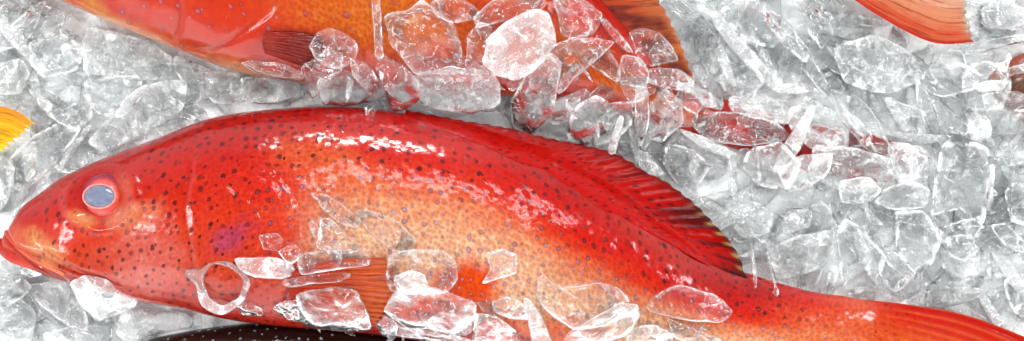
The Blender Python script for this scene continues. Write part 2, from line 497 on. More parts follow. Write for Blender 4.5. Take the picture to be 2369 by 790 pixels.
def tail_col(x, y, u, v, r):
    a = ramp(u, [(0, lin(190, 14, 8)), (0.05, lin(216, 26, 8)), (0.16, lin(224, 40, 12)), (0.3, lin(232, 74, 28)), (0.6, lin(228, 52, 16)), (1, lin(210, 30, 10))])
    k = (0.45 * sstep(0.2, 0.9, r) * (1 - 0.4 * v) * sstep(0.05, 0.5, v))[:, None]
    a = a * (1 - k) + lin(240, 118, 56) * k
    k = (1 - sstep(0.0, 0.35, v))[:, None] * 0.6
    return a * (1 - k) + lin(236, 98, 56) * k


def main_col(x, y, c):
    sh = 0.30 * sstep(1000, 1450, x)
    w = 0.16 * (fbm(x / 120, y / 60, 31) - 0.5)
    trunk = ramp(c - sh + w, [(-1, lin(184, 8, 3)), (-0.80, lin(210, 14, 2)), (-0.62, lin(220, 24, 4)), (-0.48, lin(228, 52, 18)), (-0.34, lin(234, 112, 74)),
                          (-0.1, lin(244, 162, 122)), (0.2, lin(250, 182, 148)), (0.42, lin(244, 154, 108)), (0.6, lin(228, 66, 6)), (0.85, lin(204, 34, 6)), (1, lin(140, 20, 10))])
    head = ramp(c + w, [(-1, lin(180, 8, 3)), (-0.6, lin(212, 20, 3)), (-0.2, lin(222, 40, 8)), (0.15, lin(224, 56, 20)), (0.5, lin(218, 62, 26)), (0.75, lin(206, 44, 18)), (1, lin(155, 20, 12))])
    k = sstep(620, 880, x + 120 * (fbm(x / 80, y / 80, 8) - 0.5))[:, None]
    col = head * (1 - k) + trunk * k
    t = sstep(1720, 1900, x)[:, None]
    tail = ramp(c, [(-1, lin(205, 20, 8)), (-0.75, lin(226, 40, 18)), (-0.45, lin(232, 84, 50)), (0.2, lin(236, 112, 66)), (1, lin(228, 70, 30))])
    col = col * (1 - t) + tail * t
    uu_ = (c + 1) / 2
    t = sstep(1860, 1990, x)[:, None]
    col = col * (1 - t) + tail_col(x, y, uu_, 0.36 * sstep(1960, 2110, x), np.cos(2 * math.pi * 15 * uu_) * sstep(1880, 2000, x)) * t
    B = lambda *a, **k: blob(col, x, y, *a, **k)
    col = B(770, 390, 150, 70, 15, lin(234, 96, 46), 0.7, seed=1)
    col = B(640, 420, 130, 60, 0, lin(226, 34, 14), 0.6, seed=2)
    col = B(560, 545, 70, 46, -40, lin(200, 44, 60), 0.6, seed=3, jag=1.4)
    col = B(545, 550, 40, 26, -30, lin(170, 60, 100), 0.5, seed=33, jag=1.8)
    col = B(360, 590, 95, 90, 10, lin(226, 100, 88), 0.85, seed=4, jag=1.2)
    col = B(330, 500, 70, 40, -20, lin(236, 130, 96), 0.75, seed=5, jag=1.2)
    col = B(215, 505, 44, 20, 20, lin(240, 142, 84), 0.85, seed=6)
    col = B(300, 440, 36, 40, 0, lin(232, 92, 50), 0.5, seed=7)
    col = B(120, 570, 66, 34, 40, lin(238, 138, 88), 0.9, seed=8)
    col = B(60, 545, 44, 26, 50, lin(234, 108, 66), 0.6, seed=9)
    col = B(185, 540, 50, 40, 0, lin(230, 52, 14), 0.6, seed=10)
    col = B(330, 690, 130, 22, 12, lin(222, 62, 30), 0.6, seed=11)
    col = B(100, 480, 70, 30, -35, lin(204, 14, 10), 0.7, seed=12)
    col = B(660, 560, 60, 90, 10, lin(232, 44, 14), 0.7, seed=13)
    col = B(1085, 655, 85, 75, 15, lin(238, 70, 0), 1.0, seed=14)
    col = B(1330, 770, 120, 40, 15, lin(238, 84, 10), 0.8, seed=114)
    col = B(1500, 560, 170, 34, 36, lin(214, 40, 24), 0.45, seed=115)
    col = B(860, 650, 70, 60, 0, lin(232, 66, 10), 0.7, seed=15)
    col = B(620, 700, 160, 50, 8, lin(196, 40, 18), 0.7, seed=16)
    col = B(1900, 790, 120, 40, 10, lin(238, 122, 78), 0.5, seed=17)
    col = B(880, 330, 180, 16, 6, lin(226, 66, 36), 0.5, seed=18)
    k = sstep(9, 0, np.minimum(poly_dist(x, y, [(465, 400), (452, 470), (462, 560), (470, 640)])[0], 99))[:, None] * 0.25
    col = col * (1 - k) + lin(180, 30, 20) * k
    pale = sstep(-0.55, -0.2, c - sh * 0.7) * sstep(560, 800, x + 60 * (fbm(x / 60, y / 60, 2) - 0.5)) * sstep(0.75, 0.5, c)
    pale = np.maximum(pale, 0.55 * np.exp(-((x - 310) / 60) ** 2 - ((y - 500) / 40) ** 2))
    spot = sstep(40, 130, x) * sstep(2050, 1850, x) * (1 - 0.35 * sstep(1750, 1850, x))
    spot = spot * (1 - np.exp(-((x - 258) / 62) ** 2 - ((y - 452) / 62) ** 2)) * (1 - 0.75 * np.exp(-((x - 70) / 50) ** 2 - ((y - 580) / 40) ** 2))
    scale = (0.5 + 0.5 * sstep(330, 640, x)) * (1 - 0.3 * sstep(0.5, 0.8, c))
    return col, np.stack([pale, spot, scale], 1)


CR = [([(22, 540), (50, 575), (98, 612), (160, 645)], 9, 7, 5),
      ([(66, 578), (120, 590), (205, 628), (296, 652)], 5, 6, 3),
      ([(130, 575), (205, 622), (262, 640)], 3, 4, 2),
      ([(466, 400), (454, 470), (464, 560), (474, 640), (470, 700)], 1.5, 9, 2.5),
      ([(660, 420), (684, 450), (708, 520), (702, 600), (660, 690)], 2, 14, 3),
      ([(560, 430), (610, 500), (640, 570), (600, 660)], 1.5, 10, 0)]


def main_bumps(x, y):
    s = np.exp(-(((x - 258) / 64) ** 2 + ((y - 452) / 60) ** 2) ** 2) * -8
    s += 6 * np.exp(-(((x - 258) / 80) ** 2 + ((y - 452) / 76) ** 2 - 1) ** 2 * 6)
    s += 3.5 * np.exp(-((x - 218) / 36) ** 2 - ((y - 510) / 10) ** 2)
    return s


body(main, ST, 520, 180, main_col, m_red, CR, bumps=main_bumps)


def dors_col(x, y, u, v, r):
    a = ramp(v, [(0, lin(204, 8, 3)), (0.5, lin(210, 14, 4)), (0.8, lin(184, 12, 5)), (1, lin(130, 10, 8))])
    dk = (0.9 * sstep(0.5, 0.68, vnoise(u * 46, v * 1.2, 12)) * sstep(0.25, 0.8, v) * sstep(0.35, 0.75, u))[:, None]
    a = a * (1 - dk) + lin(92, 12, 16) * dk
    tip = (sstep(0.9, 0.985, v) * sstep(0.62, 0.8, u) * (0.4 + 0.6 * sstep(-0.2, 0.6, r)))[:, None]
    a = a * (1 - tip) + lin(66, 34, 22) * tip
    yl = (sstep(0.86, 0.95, v) * sstep(0.7, 0.85, u) * sstep(-0.1, -0.8, r) * 0.75)[:, None]
    a = a * (1 - yl) + lin(190, 150, 90) * yl
    end = (sstep(0.93, 0.99, u) * sstep(0.5, 0.9, v))[:, None]
    return a * (1 - end) + lin(30, 10, 12) * end


base = [(930, 268, 12), (1056, 300, 14), (1150, 332, 15), (1240, 366, 16), (1320, 400, 17), (1400, 448, 17), (1470, 500, 17), (1530, 548, 17), (1590, 592, 16), (1640, 620, 15), (1680, 640, 13), (1706, 654, 10)]
edge = [(940, 254, 6), (1056, 276, 4), (1190, 299, 3), (1256, 316, 3), (1332, 332, 4), (1408, 349, 5), (1453, 370, 6), (1494, 398, 6), (1540, 420, 6), (1595, 461, 6), (1636, 499, 6), (1661, 527, 6), (1688, 558, 6), (1709, 590, 6), (1720, 626, 6), (1734, 668, 6)]
for _ in range(3): fill_holes()
b0 = resample_poly(np.array([q_[:2] for q_ in base], float), 60); e0 = resample_poly(np.array([q_[:2] for q_ in edge], float), 60)
b0 = b0[np.linspace(0, 59 * 0.84, 60).astype(int)]
b0 = np.stack([np.convolve(np.pad(b0[:, k_], 3, mode='edge'), np.ones(7) / 7, 'valid') for k_ in (0, 1)], 1)
b0 = b0 + (b0 - e0) * 0.35 * sstep(1.02, 0.8, np.linspace(0, 1, 60))[:, None]
drows = []
for f_ in (0, 0.15, 0.3, 0.45, 0.6, 0.75, 0.88, 1.0):
    q_ = b0 * (1 - f_) + e0 * f_
    z_ = np.maximum(hat(hm, q_[:, 0], q_[:, 1]) + (1.4 if f_ > 0 else -2.5), 16 * (1 - f_) + 5)
    z_ = np.convolve(np.pad(z_, 3, mode='edge'), np.ones(7) / 7, 'valid')
    drows.append(np.concatenate([q_, z_[:, None]], 1))


def dors_mask(x, y, u, v, r):
    return np.stack([0 * x, sstep(0.97, 0.75, v), sstep(0.6, 0.2, v)], 1)


m_sfin = skin_material('spotted_fin_skin', 25.0, 0.19, DARKSPOT, LILAC, coat=0.3, glint=0.3)
fin(main, 'dorsal_fin', drows, 360, 36, 30, dors_col, m_sfin, ragged=4, corr=0.7, th=1.2, hmap=True, maskf=dors_mask)


fin(main, 'tail_fin', [[(1965, 690, 0), (1960, 740, 16), (1950, 830, 16), (1925, 890, 0)], [(2110, 706, 7), (2120, 790, 16), (2090, 900, 14), (2060, 970, 6)],
                       [(2250, 734, 6), (2240, 850, 10), (2190, 980, 10), (2150, 1040, 6)], [(2440, 808, 4), (2400, 930, 4), (2330, 1040, 4), (2240, 1110, 4)]],
    200, 40, 15, tail_col, m_sfin, ragged=10, corr=3, hmap=True, maskf=lambda x, y, u, v, r: np.stack([0 * x, 0.6 * sstep(0.5, 0.15, v), 0.5 * sstep(0.7, 0.2, v)], 1))


def pec_col(x, y, u, v, r):
    a = ramp(v, [(0, lin(214, 40, 14)), (0.4, lin(232, 70, 10)), (0.8, lin(240, 100, 16)), (1, lin(238, 110, 40))])
    k = (0.4 * sstep(0.0, -0.9, r))[:, None]
    return a * (1 - k) + lin(196, 44, 8) * k


h0 = hm.copy()
fin(main, 'pectoral_fin', [[(690, 618, 3), (684, 655, 3), (690, 695, 3)], [(790, 594, 7), (786, 655, 9), (780, 725, 6)], [(905, 588, 6), (930, 640, 8), (915, 700, 6), (880, 742, 4)]],
    120, 26, 13, pec_col, m_fin, follow=h0, ragged=8, corr=3, hmap=True)


def jaw_col(col):
    return lambda x, y, c: (np.repeat(col[None], len(x), 0), np.stack([0 * x, 0 * x, 0 * x], 1))


# lower lip and upper lip, swollen brick-red rolls round the mouth
m_lip = plain_material('lip_flesh', lin(206, 52, 26), 0.3, 0.5, 5, use_col=True, nscale=500)
lp = resample_poly([(4, 552, 2, 5, 6), (9, 572, 8, 12, 10), (26, 585, 16, 16, 15), (52, 598, 20, 15, 16), (80, 611, 16, 13, 14), (112, 627, 10, 10, 12), (146, 643, 4, 4, 6)], 40)
tube(main, 'lower_lip', lp, m_lip, 20, ramp(np.linspace(0, 1, 40), [(0, lin(150, 24, 12)), (0.4, lin(176, 40, 20)), (1, lin(200, 96, 70))]))
lp = resample_poly([(14, 536, 6, 4, 5), (26, 543, 18, 8, 8), (48, 562, 32, 8, 9), (84, 588, 44, 8, 8), (124, 610, 54, 7, 7), (166, 632, 58, 3, 4)], 40)
tube(main, 'upper_lip', lp, m_lip, 20, ramp(np.linspace(0, 1, 40), [(0, lin(160, 22, 10)), (0.35, lin(196, 70, 36)), (1, lin(206, 110, 70))]))

# the clouded eye
m_eye = plain_material('wet_eye', lin(220, 90, 80), 0.2, 1.0, 0.4, use_col=True, nscale=700)


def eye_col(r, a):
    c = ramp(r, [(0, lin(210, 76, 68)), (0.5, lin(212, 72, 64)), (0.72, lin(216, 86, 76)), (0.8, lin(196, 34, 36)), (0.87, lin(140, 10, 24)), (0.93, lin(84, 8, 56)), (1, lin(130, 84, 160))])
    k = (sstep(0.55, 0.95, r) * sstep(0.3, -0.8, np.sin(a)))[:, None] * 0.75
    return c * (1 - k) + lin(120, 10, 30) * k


ze = float(hat(hm, 258, 452))
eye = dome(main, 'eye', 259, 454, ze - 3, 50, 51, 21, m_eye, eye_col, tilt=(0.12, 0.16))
m_pup = plain_material('clouded_pupil', lin(104, 110, 130), 0.12, 1.0, 1.0, nscale=400)
dome(main, 'pupil', 255, 453, ze + 15, 36, 25, 7, m_pup, None, ang=0.08, p=3.0, tilt=(0.12, 0.16), parent=eye)
m_rim = plain_material('eye_rim', lin(226, 128, 118), 0.25, 0.6, 1.0)
ra = np.linspace(0, 2 * math.pi, 60)
tube(main, 'pupil_ring', [(255 + 37.5 * math.cos(a), 453 + 27 * math.sin(a), ze + 15 + 0.12 * 36 * math.cos(a) + 0.16 * 26 * math.sin(a), 2.2, 2.0) for a in ra], m_rim, 10).parent = eye

# ================================================================= the fish above it
m_red2 = skin_material('ocellated_skin', 44.0, 0.15, lin(96, 22, 36), lin(190, 160, 180), rand=0.85, deep=0.44)
up = make_root('spotted_grouper', 700, 0, -60, 'orange red grouper with ringed spots, half buried under clear ice chips behind the whole one', 'fish')
ST2 = [(-172, -190, -170, -180, 5), (-140, -240, -120, -140, 40), (-50, -330, 20, -52, 70), (100, -400, 137, 0, 90), (250, -430, 268, 58, 105), (400, -430, 420, 119, 118),
       (560, -410, 547, 166, 122), (720, -370, 700, 192, 120), (900, -310, 860, 208, 115), (1080, -250, 1020, 215, 106), (1250, -150, 1180, 224, 96),
       (1375, -20, 1320, 238, 82), (1465, 80, 1430, 262, 68), (1560, 182, 1530, 290, 52), (1690, 228, 1660, 330, 42), (1800, 258, 1780, 366, 34), (1925, 290, 1905, 402, 26)]


def up_col(x, y, c):
    w = 0.2 * (fbm(x / 90, y / 60, 51) - 0.5)
    t = ramp(c + w, [(-1, lin(196, 20, 10)), (-0.3, lin(220, 44, 14)), (0.1, lin(222, 84, 22)), (0.45, lin(222, 90, 26)), (0.7, lin(216, 52, 16)), (0.93, lin(196, 34, 14)), (1, lin(190, 70, 40))])
    q = sstep(1560, 1720, x)[:, None]
    t = t * (1 - q) + lin(200, 24, 18) * q
    h = ramp(c + w, [(-1, lin(196, 20, 10)), (0.3, lin(224, 56, 24)), (0.6, lin(228, 56, 22)), (0.88, lin(222, 44, 18)), (0.96, lin(228, 90, 44)), (1, lin(236, 150, 110))])
    k = sstep(560, 760, x)[:, None]
    col = h * (1 - k) + t * k
    B = lambda *a, **k: blob(col, x, y, *a, **k)
    col = B(230, 20, 50, 22, 30, lin(232, 130, 40), 0.8, seed=61)
    col = B(470, 120, 80, 30, 15, lin(206, 66, 34), 0.6, seed=62)
    col = B(690, 105, 70, 38, 10, lin(150, 24, 14), 0.85, seed=63)
    col = B(620, 130, 60, 30, 10, lin(196, 26, 14), 0.7, seed=64)
    col = B(900, 60, 150, 90, 10, lin(228, 112, 34), 0.6, seed=65)
    col = B(1150, 60, 120, 60, 20, lin(206, 60, 24), 0.6, seed=66)
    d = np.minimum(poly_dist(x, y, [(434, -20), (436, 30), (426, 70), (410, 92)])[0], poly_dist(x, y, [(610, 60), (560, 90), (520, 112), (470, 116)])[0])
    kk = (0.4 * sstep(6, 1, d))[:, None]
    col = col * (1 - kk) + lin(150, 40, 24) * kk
    spot = sstep(-150, -50, x) * sstep(1750, 1600, x) * (0.7 + 0 * x)
    return col, np.stack([0.2 + 0 * x, spot, sstep(560, 760, x)], 1)


CR2 = [([(434, -60), (436, 30), (426, 70), (408, 94)], 2, 9, 2.5), ([(640, 40), (590, 74), (548, 102), (500, 116), (450, 112)], 2, 10, 2.5)]
def up_sag(x, y):
    return -58 * sstep(1450, 1720, x)


body(up, ST2, 360, 130, up_col, m_red2, CR2, zc=-6, sag=up_sag)


def dors2_col(x, y, u, v, r):
    a = ramp(v, [(0, lin(206, 60, 22)), (0.45, lin(212, 84, 30)), (0.85, lin(222, 120, 56)), (1, lin(214, 130, 90))])
    k = (0.85 * sstep(0.42, 0.62, vnoise(u * 44, v * 1.5, 71)) * sstep(1.0, 0.7, v) * (0.6 + 0.4 * vnoise(x / 14, y / 14, 77)))[:, None]
    return a * (1 - k) + lin(104, 16, 14) * k


fin(up, 'dorsal_fin', [[(1060, -240, 20), (1240, -140, 22), (1370, -14, 22), (1440, 66, 20), (1500, 128, 16), (1555, 190, 10)],
                       [(1250, -250, 6), (1410, -130, 4), (1518, -8, 4), (1564, 74, 4), (1590, 140, 4), (1612, 194, 2)]],
    260, 20, 22, dors2_col, m_fin, ragged=4, corr=1.2, hmap=True)


def tail2_col(x, y, u, v, r):
    a = ramp(u, [(0, lin(178, 10, 12)), (0.1, lin(200, 20, 16)), (0.5, lin(200, 28, 20)), (1, lin(190, 16, 12))])
    k = (0.4 * sstep(0, -0.9, r))[:, None]
    return a * (1 - k) + lin(150, 20, 16) * k


fin(up, 'tail_fin', [[(1890, 280, -48), (1890, 335, -40), (1880, 392, -48)], [(1985, 298, -42), (1990, 360, -40), (1960, 415, -46)], [(2070, 326, -36), (2060, 380, -40), (2020, 425, -46)], [(2166, 368, -30), (2140, 402, -42), (2080, 430, -48)]],
    90, 24, 12, tail2_col, m_fin, ragged=8, hmap=True)
h0 = hm.copy()


def pec2_col(x, y, u, v, r):
    a = ramp(v, [(0, lin(206, 50, 16)), (0.5, lin(176, 36, 16)), (1, lin(140, 36, 24))])
    k = (0.4 * sstep(0, -0.9, r))[:, None]
    return a * (1 - k) + lin(90, 16, 12) * k


fin(up, 'pectoral_fin', [[(628, 84, 2), (622, 106, 2), (626, 130, 2)], [(690, 84, 4), (686, 116, 6), (680, 150, 3)], [(752, 92, 4), (760, 130, 5), (735, 168, 3)]],
    70, 16, 10, pec2_col, m_fin, follow=h0, ragged=6, hmap=True)

# ================================================================= the tail at the upper right
pk = make_root('grouper', 1900, -120, -50, 'fish showing only its pale orange tail fin with a red lower edge on the ice', 'fish')
ST3 = [(1250, -520, 1250, -510, 5), (1300, -600, 1330, -420, 60), (1450, -620, 1500, -330, 88), (1650, -540, 1650, -240, 88), (1800, -400, 1790, -150, 66), (1900, -280, 1872, -90, 40), (1985, -200, 1935, -30, 24)]


def pk_col(x, y, c):
    return ramp(c, [(-1, lin(206, 40, 22)), (0.3, lin(232, 110, 66)), (1, lin(220, 50, 20))]), np.stack([0 * x, 0.6 + 0 * x, 1 + 0 * x], 1)


body(pk, ST3, 90, 50, pk_col, m_red, zc=-4)


def tail3_col(x, y, u, v, r):
    a = ramp(u, [(0, lin(228, 190, 164)), (0.6, lin(226, 176, 146)), (0.8, lin(222, 142, 104)), (0.92, lin(214, 84, 48)), (1, lin(200, 36, 14))])
    k = (0.5 * sstep(0.4, 0.7, vnoise(u * 40, v * 1.3, 81)))[:, None]
    a = a * (1 - k) + lin(206, 120, 80) * k
    k = (sstep(0.86, 0.99, v) * sstep(1.0, 0.86, u))[:, None] * 0.9
    a = a * (1 - k) + lin(186, 176, 150) * k
    return a


fin(pk, 'tail_fin', [[(1990, -200, 8), (1970, -110, 20), (1938, -26, 6)], [(2090, -190, 10), (2080, -70, 22), (2034, 40, 8)], [(2175, -180, 10), (2180, -40, 22), (2154, 99, 8)], [(2262, -165, 8), (2232, -30, 14), (2236, 50, 14), (2252, 98, 6)]],
    150, 34, 15, tail3_col, fin_material('pale_fin', deep=0.66, trans=0.2), ragged=5, corr=0.8, hmap=True)

# ================================================================= the yellow tail at the left
ye = make_root('yellowtail_fish', -160, 310, -50, 'fish showing only a bright yellow forked tail tip among the ice', 'fish')


def ye_col(x, y, c):
    return ramp(c, [(-1, lin(196, 150, 60)), (0, lin(222, 200, 130)), (1, lin(220, 210, 190))]), np.stack([0 * x, 0 * x, 1 + 0 * x], 1)


body(ye, [(-900, 330, -900, 340, 5), (-820, 240, -820, 430, 50), (-600, 180, -600, 490, 80), (-350, 230, -350, 440, 55), (-150, 300, -150, 366, 18), (-100, 305, -100, 358, 10)], 60, 40, ye_col, m_red, zc=-14)


def ytail_col(x, y, u, v, r):
    a = ramp(u, [(0, lin(236, 140, 0)), (0.2, lin(242, 180, 4)), (0.6, lin(244, 212, 12)), (1, lin(246, 232, 60))])
    k = (0.35 * sstep(0.2, -0.8, r))[:, None]
    a = a * (1 - k) + lin(230, 150, 6) * k
    k = (sstep(0.8, 1, v) * sstep(0.2, 0.8, r))[:, None] * 0.7
    return a * (1 - k) + lin(244, 224, 110) * k


fin(ye, 'tail_fin', [[(-125, 300, 4), (-125, 332, 8), (-125, 362, 4)], [(-40, 250, 10), (-50, 320, 12), (-70, 390, 6)], [(30, 253, 16), (10, 312, 14), (-40, 372, 8)], [(88, 288, 14), (58, 312, 12), (34, 332, 10), (8, 352, 8), (-14, 366, 6)]],
    110, 26, 8, ytail_col, fin_material('yellow_fin', deep=0.76, trans=0.2), ragged=12, corr=1.6, hmap=True)

# ================================================================= the dark fish below
m_dark = skin_material('dark_spotted_skin', 26.0, 0.16, lin(20, 9, 8), lin(170, 196, 206), rand=0.75)
dk = make_root('dark_spotted_fish', 660, 860, -70, 'nearly black fish with pale blue specks, its back just showing under the red one', 'fish')


def dk_col(x, y, c):
    return ramp(c, [(-1, lin(52, 22, 14)), (-0.7, lin(44, 18, 14)), (0, lin(60, 28, 18)), (1, lin(80, 40, 30))]), np.stack([1 + 0 * x, 1 + 0 * x, 0.5 + 0 * x], 1)


body(dk, [(180, 910, 180, 920, 5), (240, 846, 260, 985, 40), (330, 794, 350, 1040, 62), (420, 772, 430, 1070, 74), (520, 757, 520, 1085, 80), (650, 747, 640, 1090, 84), (780, 752, 770, 1085, 80),
          (900, 772, 890, 1065, 70), (1010, 806, 1000, 1030, 54), (1130, 856, 1120, 1000, 34), (1220, 890, 1215, 980, 18)], 240, 80, dk_col, m_dark, zc=-40)

# ================================================================= the brown fish at the right edge
br = make_root('brown_fish', 2340, 230, -50, 'dull brown fish at the picture edge, nearly hidden under glassy ice bars', 'fish')


def br_col(x, y, c):
    col = ramp(c + 0.3 * (fbm(x / 40, y / 40, 91) - 0.5), [(-1, lin(176, 70, 26)), (-0.7, lin(170, 84, 44)), (-0.2, lin(120, 82, 68)), (0.3, lin(126, 60, 48)), (1, lin(110, 50, 40))])
    return col, np.stack([0.3 + 0 * x, 0.8 + 0 * x, 1 + 0 * x], 1)


body(br, [(2290, 196, 2290, 206, 5), (2306, 168, 2310, 226, 18), (2335, 142, 2342, 258, 28), (2390, 116, 2396, 300, 44), (2480, 90, 2486, 360, 62), (2620, 60, 2630, 390, 76), (2860, 60, 2860, 380, 70), (3060, 150, 3060, 290, 30)], 110, 60, br_col, m_red2, zc=-34)
fill_holes()
FISHTOP = hm.copy()
# ================================================================= the ice
m_clear = ice_material('clear_ice', frost=0.07, rim_white=0.12, rough=0.02, bump=3.0)
m_frost = ice_material('frosted_ice', frost=0.28, rim_white=0.3, rough=0.05, white=(0.93,0.94,0.945))
m_milky = ice_material('milky_ice', frost=0.6, rim_white=0.3, rough=0.12, white=(0.93,0.935,0.94))
m_crush = ice_material('crushed_ice', frost=0.5, rim_white=0.2, rough=0.06, bump=1.5, bubbles=0.0, veins=0.0, through=0.7, ior=1.16, white=(0.93, 0.94, 0.943), trans=0.45)
m_flake = ice_material('flake_ice', frost=0.07, rim_white=0.3, rough=0.02, bump=1.0, bubbles=0.05, veins=0.12, through=0.65, ior=1.2)
m_edge = ice_material('edged_ice', frost=0.07, rim_white=0.9, rough=0.02, bump=1.2, bubbles=0.1, veins=0.35, ior=1.24)
m_white = ice_material('white_ice', frost=0.6, rim_white=0.2, rough=0.1, white=(0.95, 0.955, 0.96), bubbles=0.0)
MATS = {'e': m_edge, 'w': m_white, 'c': m_clear, 'f': m_frost, 'm': m_milky}

# the bed: a lumpy sheet of packed ice
bx = np.arange(-420, 2800, 10.0); by = np.arange(-420, 1220, 10.0)
BX, BY = np.meshgrid(bx, by, indexing='ij')


def bed_z(x, y):
    return -66 + 40 * (fbm(x / 110, y / 110, 41, 4) - 0.5) + 22 * (vnoise(x / 34, y / 34, 43) - 0.5)


T_ = NT('packed_ice'); g_ = T_.n('ShaderNodeTexCoord').outputs['Object']
n_ = T_.noise(g_, 220, 6, 0.65); c_ = T_.mix(T_.smooth(n_.outputs[0], 0.3, 0.7), (0.80, 0.83, 0.84), (0.91, 0.925, 0.93))
b_ = T_.n('ShaderNodeBsdfPrincipled'); T_.put(b_.inputs['Base Color'], c_); b_.inputs['Roughness'].default_value = 0.35
T_.put(b_.inputs['Normal'], T_.bump(n_.outputs[0], 14 * K, 1.0)); m_bed = T_.done(b_)
bz = bed_z(BX.ravel(), BY.ravel())
bed = mesh_from('ice_bed', np.stack([(BX.ravel() - CX) * K, (CY - BY.ravel()) * K, bz * K], 1), grid_faces(len(bx), len(by), flip=True), m_bed)
tag(bed, 'packed pale grey ice that everything lies on', 'ice', kind='structure')

sup = np.maximum(bed_z(gxx, gyy), -200.0)
fish_here = FISHTOP > -1e8


def in_poly(px, py, poly):
    c = np.zeros(np.shape(px), bool); n = len(poly)
    for i in range(n):
        x1, y1 = poly[i]; x2, y2 = poly[i - 1]
        cond = ((y1 > py) != (y2 > py)) & (px < (x2 - x1) * (py - y1) / (y2 - y1 + 1e-12) + x1)
        c ^= cond
    return c


def chaikin(p, it=2, k=0.22):
    p = np.asarray(p, float)
    for _ in range(it):
        q = np.roll(p, -1, 0)
        p = np.stack([p * (1 - k) + q * k, p * k + q * (1 - k)], 1).reshape(-1, 2)
    return p


def closed_resample(p, n):
    q = np.concatenate([p, p[:1]])
    s = np.concatenate([[0], np.cumsum(np.linalg.norm(np.diff(q, axis=0), axis=1))])
    t = np.linspace(0, s[-1], n, endpoint=False)
    return np.stack([np.interp(t, s, q[:, k]) for k in range(2)], 1)


RS = np.array([0.14, 0.28, 0.42, 0.54, 0.65, 0.75, 0.83, 0.89, 0.935, 0.966, 0.988, 1.0])


def piece(outline, T, bend=0.0, seed=0, N=56, lump=0.22, rs=RS, pw=7.0, jag=0.03, facets=6):
    """a melted flake: outline round (0, 0) in pixels (y up), half thickness T; returns verts, faces, rim"""
    o = closed_resample(chaikin(chaikin(outline, 1, 0.11), 1, 0.25), N)
    r = random.Random(seed)
    size = np.sqrt(np.mean(np.sum(o ** 2, 1)))
    ph = r.random() * 100
    ii = np.arange(N)
    o = o * (1 + jag * 2.6 * (vnoise(ii / 4.1 + ph, np.zeros(N) + ph, seed) - 0.5) + jag * 1.6 * (vnoise(ii / 1.6 + ph, np.zeros(N) + ph, seed + 3) - 0.5))[:, None]
    cov = np.cov(o.T); w, v = np.linalg.eigh(cov); short = v[:, 0]
    R = len(rs)
    xy = (o[None] * rs[:, None, None]).reshape(-1, 2); s = np.repeat(rs, N)
    xy = np.concatenate([[[0, 0]], xy]); s = np.concatenate([[0], s])
    h = np.sqrt(np.maximum(0, 1 - s ** pw))
    q = xy @ short; q0 = np.max(np.abs(q))
    bz_ = bend * ((q / q0) ** 2 - 0.4)
    k = 1.0 / max(18.0, size * 0.55)

    def facet():
        ex = 0; be = 13.0 / T
        for f_ in range(facets):
            a_ = (f_ + r.uniform(-0.4, 0.4)) * 2 * math.pi / facets
            g_ = r.uniform(0.3, 2.0) * T / size; off_ = r.uniform(0.25, 0.9) * size
            zz = T * r.uniform(0.9, 1.2) - g_ * np.maximum(-0.3 * size, xy @ np.array([math.cos(a_), math.sin(a_)]) - off_ + 0.5 * size * r.random())
            ex = ex + np.exp(-be * zz)
        return np.clip(-np.log(ex) / be + T * 0.2, 0.18 * T, 1.5 * T)
    n1 = np.array([mnoise.noise(Vector((x * k + ph, y * k, seed * 1.3))) for x, y in xy])
    n2 = np.array([mnoise.noise(Vector((x * k * 2.7 + ph, y * k * 2.7, seed * 1.3 + 50))) for x, y in xy])
    n3 = np.array([mnoise.noise(Vector((x * k + ph, y * k, seed * 1.3 + 90))) for x, y in xy])
    zt = bz_ + h * (facet() + T * (1.0 * lump * n1 + 1.6 * lump * (0.3 - np.abs(n2)))) + T * 0.6 * n3 * (s > 0)
    zb = bz_ - h * (facet() + T * (1.0 * lump * n3 + 1.6 * lump * (0.3 - np.abs(n2)))) + T * 0.6 * n3 * (s > 0)
    M = len(xy) - N                      # bottom shares the rim ring with the top
    top = np.concatenate([xy, zt[:, None]], 1); bot = np.concatenate([xy[:M], zb[:M, None]], 1)
    V = np.concatenate([top, bot]); nt = len(top)
    F = []
    for j in range(N):
        j2 = (j + 1) % N
        F.append((0, 1 + j, 1 + j2)); F.append((nt, nt + 1 + j2, nt + 1 + j))
        for i in range(R - 1):
            a, b, c, d = 1 + i * N + j, 1 + (i + 1) * N + j, 1 + (i + 1) * N + j2, 1 + i * N + j2
            F.append((a, b, c, d))
            A, D = nt + a, nt + d
            Bq = (nt + b) if i < R - 2 else b; Cq = (nt + c) if i < R - 2 else c
            F.append((A, D, Cq, Bq))
    rim = np.concatenate([s, s[:M]])
    return V, F, rim


def rand_outline(r, R, asp=None):
    n = r.randint(5, 8); asp = asp or r.uniform(0.45, 0.95)
    pts = []
    for i in range(n):
        a = (i + r.uniform(-0.28, 0.28)) * 2 * math.pi / n; q = R * r.uniform(0.72, 1.12)
        pts.append((q * math.cos(a), q * asp * math.sin(a)))
    return np.array(pts)


def rot_mat(yaw, tilt, az):
    ca, sa = math.cos(az), math.sin(az); ct, st_ = math.cos(tilt), math.sin(tilt); cy, sy = math.cos(yaw), math.sin(yaw)
    Ra = np.array([[ca, -sa, 0], [sa, ca, 0], [0, 0, 1]]); Rt = np.array([[1, 0, 0], [0, ct, -st_], [0, st_, ct]])
    Ry = np.array([[cy, -sy, 0], [sy, cy, 0], [0, 0, 1]])
    return Ra @ Rt @ Ra.T @ Ry


def circ_fish(x, y, r):
    a = np.linspace(0, 2 * math.pi, 12, endpoint=False)
    return hat(fish_here, x + r * np.cos(a), y + r * np.sin(a)).mean()


PILE = [(880, 110), (960, 40), (1100, -10), (1290, -40), (1370, 20), (1470, 190), (1640, 230), (2230, 420), (1500, 400), (1180, 290), (700, 240), (560, 165), (700, 165)]


